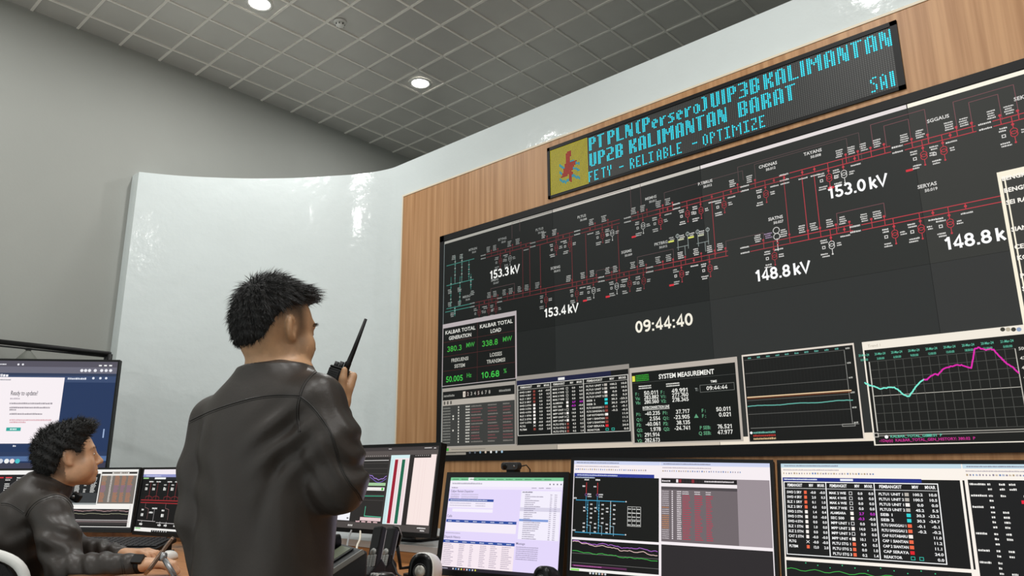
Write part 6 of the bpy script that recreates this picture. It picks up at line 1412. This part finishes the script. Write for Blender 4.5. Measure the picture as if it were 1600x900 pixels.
# ------------------------------------------------------------ the seated man
def hp(px, py, F): 
    d = ray(px, py); d = d * (F / (d @ H0)); return np.array([d @ H1, F, d[2] + CAM[2]])
def seated():
    root_h = np.array([-2.05, 3.0, 0.0]); root = empty('person', hw(root_h), 'seated person in profile with thick black hair and a dark leather jacket, hands on desk', 'person')
    Mh = frame(54, 11); ho = np.array([-1.772, 3.0, 1.162])
    hip = np.array([-2.03, 2.94, .52]); nb = np.array([-1.835, 3.0, 1.065]); up = (nb - hip) / np.linalg.norm(nb - hip); rt = np.array([.42, -.9, 0]); rt -= up * (rt @ up); rt /= np.linalg.norm(rt); fw = np.cross(up, rt)
    Mt = np.stack([rt, fw, up], 1); Ln = np.linalg.norm(nb - hip); T = lambda a, b, c: hip + Mt @ np.array([a, b, c])
    sR, sL = hp(80, 801, 2.83), np.array([-1.90, 3.15, .945])
    eR, wR = hp(101, 893, 2.73), hp(214, 883, 2.68); eL, wL = np.array([-1.82, 3.20, .81]), hp(192, 867.5, 3.06)
    S = SDF((-2.35, 2.55, -.01), (-1.10, 3.60, 1.34), .0048)
    L = head(S, ho, Mh)
    S.cap(L(0, -.035, -.04), nb + np.array([.02, 0, -.01]), .053, .060, .03)
    S.trunk([(0, .15, .10, 0), (.15, .145, .10, 0), (.35, .16, .105, 0), (.48, .15, .095, 0), (.55, .10, .075, 0), (.60, .06, .06, 0)], Mt, hip, .03)
    S.cap(nb + np.array([-.02, -.04, -.03]), sR, .05, .048, .03); S.cap(nb + np.array([-.02, .04, -.03]), sL, .05, .048, .03)
    S.chain([sR, eR, wR], [.046, .036, .0255], .015); S.chain([sL, eL, wL], [.046, .036, .0255], .015)
    leg_set(S, [hip + [.02, -.09, .03], hip + [.04, .08, .03]], [np.array([-1.72, 3.20, .56]), np.array([-1.80, 3.40, .56])], [np.array([-1.66, 3.22, .09]), np.array([-1.74, 3.44, .09])], [np.array([-1.55, 3.28, .04]), np.array([-1.64, 3.52, .04])], [.08, .055, .038, .034, .03])
    # hands resting, fingers bent down onto the desk
    def hand(w_, d, side, z0, spread, bend=1.0):
        d = np.array(d, float); d /= np.linalg.norm(d); r_ = np.cross(d, [0, 0, 1.0]); r_ /= np.linalg.norm(r_); u_ = np.cross(r_, d)
        S.cap(w_, w_ + d * .03, .0245, .022, .012)
        for i in range(4): S.cap(w_ + d * .02 + r_ * (.018 - .012 * i), w_ + d * .082 + r_ * (.033 - .022 * i) + u_ * .006, .0175, .0135, .014)
        for i in range(4):
            ln = (1.0, 1.08, 1.0, .82)[i if side < 0 else 3 - i]; b0 = w_ + d * .082 + r_ * (.033 - .022 * i) + u_ * .006; sp = r_ * (.5 - i / 3) * spread
            p1_ = b0 + d * .034 * ln + sp * .4 - u_ * .010 * bend; p2_ = p1_ + d * .016 * ln - u_ * .023 * bend + sp * .2; p3_ = p2_ + d * .002 - u_ * .018 * bend
            for p_ in (p1_, p2_, p3_): p_[2] = max(p_[2], z0 + .0125)
            finger(S, [b0, p1_, p2_, p3_], [.0125, .0110, .0096, .0082])
        t0 = w_ + d * .022 - r_ * side * -.02; q1 = t0 + d * .03 + r_ * side * .032 - u_ * .008; q2 = q1 + d * .028 + r_ * side * .008 - u_ * .008; q3 = q2 + d * .02 - r_ * side * .006 - u_ * .004
        for p_ in (q1, q2, q3): p_[2] = max(p_[2], z0 + .0145)
        finger(S, [t0, q1, q2, q3], [.0150, .0128, .0110, .0088], .008)
    hand(wR, [1.0, .10, .02], -1, DESK, .03); hand(wL, [1.0, .05, .06], 1, DESK, .03, 1.0)
    S.displace(lambda x, y, z: np.where((z < DESK + .001) & (z > .72) & (.6663 * x + .7457 * y > .975) & (.7457 * x - .6663 * y > -3.0), .1, 0))
    V, F = S.mesh(); N = normals(V, F); q = (V - ho) @ Mh; a, b_, c = q.T
    notear = 1 - np.exp(-(((np.abs(a) - .078) / .012) ** 2 + ((b_ + .01) / .025) ** 2 + (c / .036) ** 2))
    st = np.clip((c + .035) / .06, 0, 1) * np.clip((.058 - b_) / .012, 0, 1) * (b_ > -.03) * notear * .8
    st = np.where((b_ < -.02) & (c > -.09), np.clip((c + .095) / .05, 0, 1) * .75 * notear, st)
    gt = np.exp(-((a / .02) ** 2 + ((b_ - .075) / .018) ** 2 + ((c + .112) / .010) ** 2)) * .9
    lipst = 0
    st = np.maximum(np.where(c > -.1, st, 0), gt)
    body = skin_mesh('body', V, F, [M_skin2], root, None, st)
    eyes_brows(L, Mh, V, N, q, body, M_hair)
    Sh = SDF(ho - .19, ho + .20, .0034); Lh = lambda a, b, c: ho + Mh @ np.array([a, b, c])
    Sh.ell(Lh(0, -.016, .048), (.079, .100, .093), Mh, .01); Sh.ell(Lh(0, -.050, .010), (.071, .062, .078), Mh, .02); Sh.ell(Lh(0, .045, .112), (.058, .052, .034), Mh, .03)
    def cut(x, y, z):
        q = [(x - ho[0]) * Mh[0, i] + (y - ho[1]) * Mh[1, i] + (z - ho[2]) * Mh[2, i] for i in range(3)]
        line = np.interp(q[1], [-.12, -.08, -.05, -.035, -.015, .014, .022, .040, .050, .066, .08, .12], [-.080, -.075, -.04, .0, .040, .036, .004, .012, .052, .074, .085, .09])
        return np.maximum(line - q[2], 0) * 3.0 + np.maximum(line - q[2], -.006) * .6
    Sh.displace(cut); Sh.displace(lambda x, y, z: .0045 * np.sin(120 * x + 60 * z) * np.sin(110 * y - 50 * x + 40 * z) + .003 * np.sin(170 * z + 90 * x))
    V2, F2 = Sh.mesh(1); hair = skin_mesh('hair', V2, F2, [M_hairb], root); N2 = normals(V2, F2); q2 = (V2 - ho) @ Mh
    ok = np.where(np.einsum('ij,ij->i', N2, V2 - Lh(0, -.01, .02)) > 0)[0]; pick = RNG.choice(ok, 3000); P = V2[pick]; qq = q2[pick]
    flow = Mh[:, 1] * np.clip(.35 + qq[:, 1:2] * 6, -.3, .9) + Mh[:, 2] * (-.25 + np.clip(qq[:, 2:3] * 6, -.6, .7)) + RNG.normal(0, .2, (len(P), 3))
    strands('hair_locks', P, N2[pick] * .3, flow, lambda p: .010 + .009 * max(0, min(1, ((p - ho) @ Mh)[2] / .12)), .0015, hair, M_hair, .45, 4, .35)
    J = SDF((-2.40, 2.55, .44), (-1.25, 3.45, 1.20), .0052)
    J.trunk([(.0, .185, .135, 0), (.12, .182, .135, 0), (.28, .185, .140, -.004), (.40, .19, .142, -.012), (.49, .17, .125, -.016), (.55, .125, .098, -.012), (.60, .088, .075, .0)], Mt, hip, .03)
    J.cap(nb + np.array([-.03, -.05, -.035]), sR, .062, .060, .045); J.cap(nb + np.array([-.03, .05, -.035]), sL, .062, .060, .045)
    J.chain([sR, sR * .5 + eR * .5 + np.array([.01, -.008, 0]), eR], [.066, .066, .058], .03); J.chain([eR, eR * .5 + wR * .5, wR * .93 + eR * .07], [.058, .050, .040], .02)
    J.chain([sL, eL], [.062, .052], .03); J.chain([eL, eL * .5 + wL * .5, wL * .93 + eL * .07], [.050, .044, .037], .02)
    cup = np.array([.30, .14, 1.0]); cup /= np.linalg.norm(cup); cc = nb + np.array([.014, 0, .018]); J.cap(cc - cup * .035, cc + cup * .018, .078, .070, .03)
    def folds(x, y, z):
        def gs(p, r): return np.exp(-(((x - p[0]) / r) ** 2 + ((y - p[1]) / r) ** 2 + ((z - p[2]) / r) ** 2))
        m1 = sR * .5 + eR * .5; d = .007 * np.sin((z - m1[2]) * 88 + (x - m1[0]) * 30 + 20 * y) * gs(m1 + np.array([.02, -.05, 0]), .09)
        m2 = eR * .6 + wR * .4; d = d + .006 * np.sin((x - m2[0]) * 95 + z * 60) * gs(m2, .10) + .005 * np.sin((x - wR[0]) * 120 + z * 40) * gs(wR * .75 + eR * .25, .06)
        d = d + .007 * np.sin((x * .7 + z) * 62) * gs(T(.14, -.09, .36), .09) + .006 * np.sin((z - .6 * x) * 70) * gs(T(.13, .06, .40), .08) + .005 * np.sin(z * 75 + 20 * x) * gs(T(.1, -.1, .2), .12)
        d = d + .006 * np.sin((x - wL[0]) * 110 + z * 50) * gs(wL * .7 + eL * .3, .08)
        return d
    J.displace(folds); J.displace(lambda x, y, z: np.where((z < DESK + .010) & (.6663 * x + .7457 * y > .975) & (.7457 * x - .6663 * y > -3.0) | (z < DESK + .010) & ((y > 3.06) & (x > -1.95) | (y > 2.95) & (x > -1.74)), .1, 0))
    V3, F3 = J.mesh(); jk = skin_mesh('jacket', V3, F3, [M_leather], root); jk['label'] = 'dark brown leather jacket with rounded shoulder seams'
    seam(jk, [(40, 806), (46, 795), (57, 784), (72, 777), (88, 773), (102, 777), (112, 787), (117, 800)], jk)
    seam(jk, [(2, 786), (14, 787), (26, 793), (38, 801)], jk)
    seam(jk, [(190, 872), (193, 884), (195, 897)], jk)
    b = MB(); rr = np.cross(cup, [0, 1, 0]); rr /= np.linalg.norm(rr); r2 = np.cross(cup, rr)
    b.tube([hw((cc + cup * .044 + (rr * math.cos(t) + r2 * math.sin(t)) * .0665)[None])[0] for t in np.linspace(0, 6.2832, 37)], .0055, M_leather, 8, False)
    b.tube([hw((cc + cup * .030 + (rr * math.cos(t) + r2 * math.sin(t)) * .0735)[None])[0] for t in np.linspace(0, 6.2832, 37)], .0018, M_seam, 6, False); b.build('collar', jk)
    fr = hp(119, 777, 2.93); b = MB(); b.rbox((-.018, -.009, -.016), (.018, .009, .016), .006, M_black, Matrix.Translation(hw(fr[None])[0]) @ Matrix.Rotation(math.atan2(H1[1], H1[0]), 4, 'Z') @ Matrix.Rotation(R(30), 4, 'Y'), 3, 1); b.build('collar_tab', jk, .003)
    b = MB(); b.lathe([(0, .002), (.006, .002), (.006, -.002)], M_chrome, hw((fr + np.array([-.006, -.010, .002]))[None])[0], 14, Matrix.Rotation(math.atan2(H1[1], H1[0]), 4, 'Z') @ Matrix.Rotation(R(90), 4, 'X')); b.build('snap_button', jk)
    # wrist watch
    d = (wR - eR) / np.linalg.norm(wR - eR); b = MB(); wp = wR + d * .012; wq = hw(wp[None])[0]; dw = hw(d[None])[0]
    b.tube([wq - dw * .013, wq - dw * .012, wq + dw * .012, wq + dw * .013], [.024, .0295, .0295, .024], M_black, 24); wt_ = b.build('watch', root)
    u2 = np.array([.0, -.72, .70]); c2 = hw((wp + u2 * .029)[None])[0]; uw = hw(u2[None])[0]; dx = dw - uw * (dw @ uw); dx /= np.linalg.norm(dx); dy = np.cross(uw, dx)
    Mw = Matrix([[dx[i], dy[i], uw[i], c2[i]] for i in range(3)] + [[0, 0, 0, 1]]); b = MB(); b.rbox((-.019, -.017, -.004), (.019, .017, .007), .005, M_blackgloss, Mw, 4); b.build('watch_case', wt_, .001)
    Tr = SDF((-2.35, 2.7, .04), (-1.5, 3.65, .72), .009)
    Tr.trunk([(-.04, .165, .118, 0), (.05, .165, .118, 0), (.1, .16, .115, 0)], Mt, hip, .03)
    leg_set(Tr, [hip + [.02, -.09, .03], hip + [.04, .08, .03]], [np.array([-1.72, 3.20, .56]), np.array([-1.80, 3.40, .56])], [np.array([-1.66, 3.22, .11]), np.array([-1.74, 3.44, .11])], [np.array([-1.66, 3.22, .10]), np.array([-1.74, 3.44, .10])], [.095, .075, .062, .058, .058])
    V4, F4 = Tr.mesh(); skin_mesh('trousers', V4, F4, [M_trouser], root)
    for p0_, p1_ in ((np.array([-1.68, 3.21, .045]), np.array([-1.53, 3.28, .038])), (np.array([-1.76, 3.43, .045]), np.array([-1.62, 3.52, .038]))):
        Sx = SDF(p0_ * [1, 1, 0] - np.array([.12, .12, 0]), p1_ * [1, 1, 0] + np.array([.12, .12, .14]), .007); Sx.cap(p0_, p1_, .045, .04, .02); Sx.cap(p0_ + [.01, .005, 0], p0_ + [.02, .01, .065], .048, .05, .02)
        Sx.displace(lambda x, y, z: np.where(z < .006, .1, 0)); V5, F5_ = Sx.mesh(); skin_mesh('shoe', V5, F5_, [M_shoe], root)
seated()
standing()
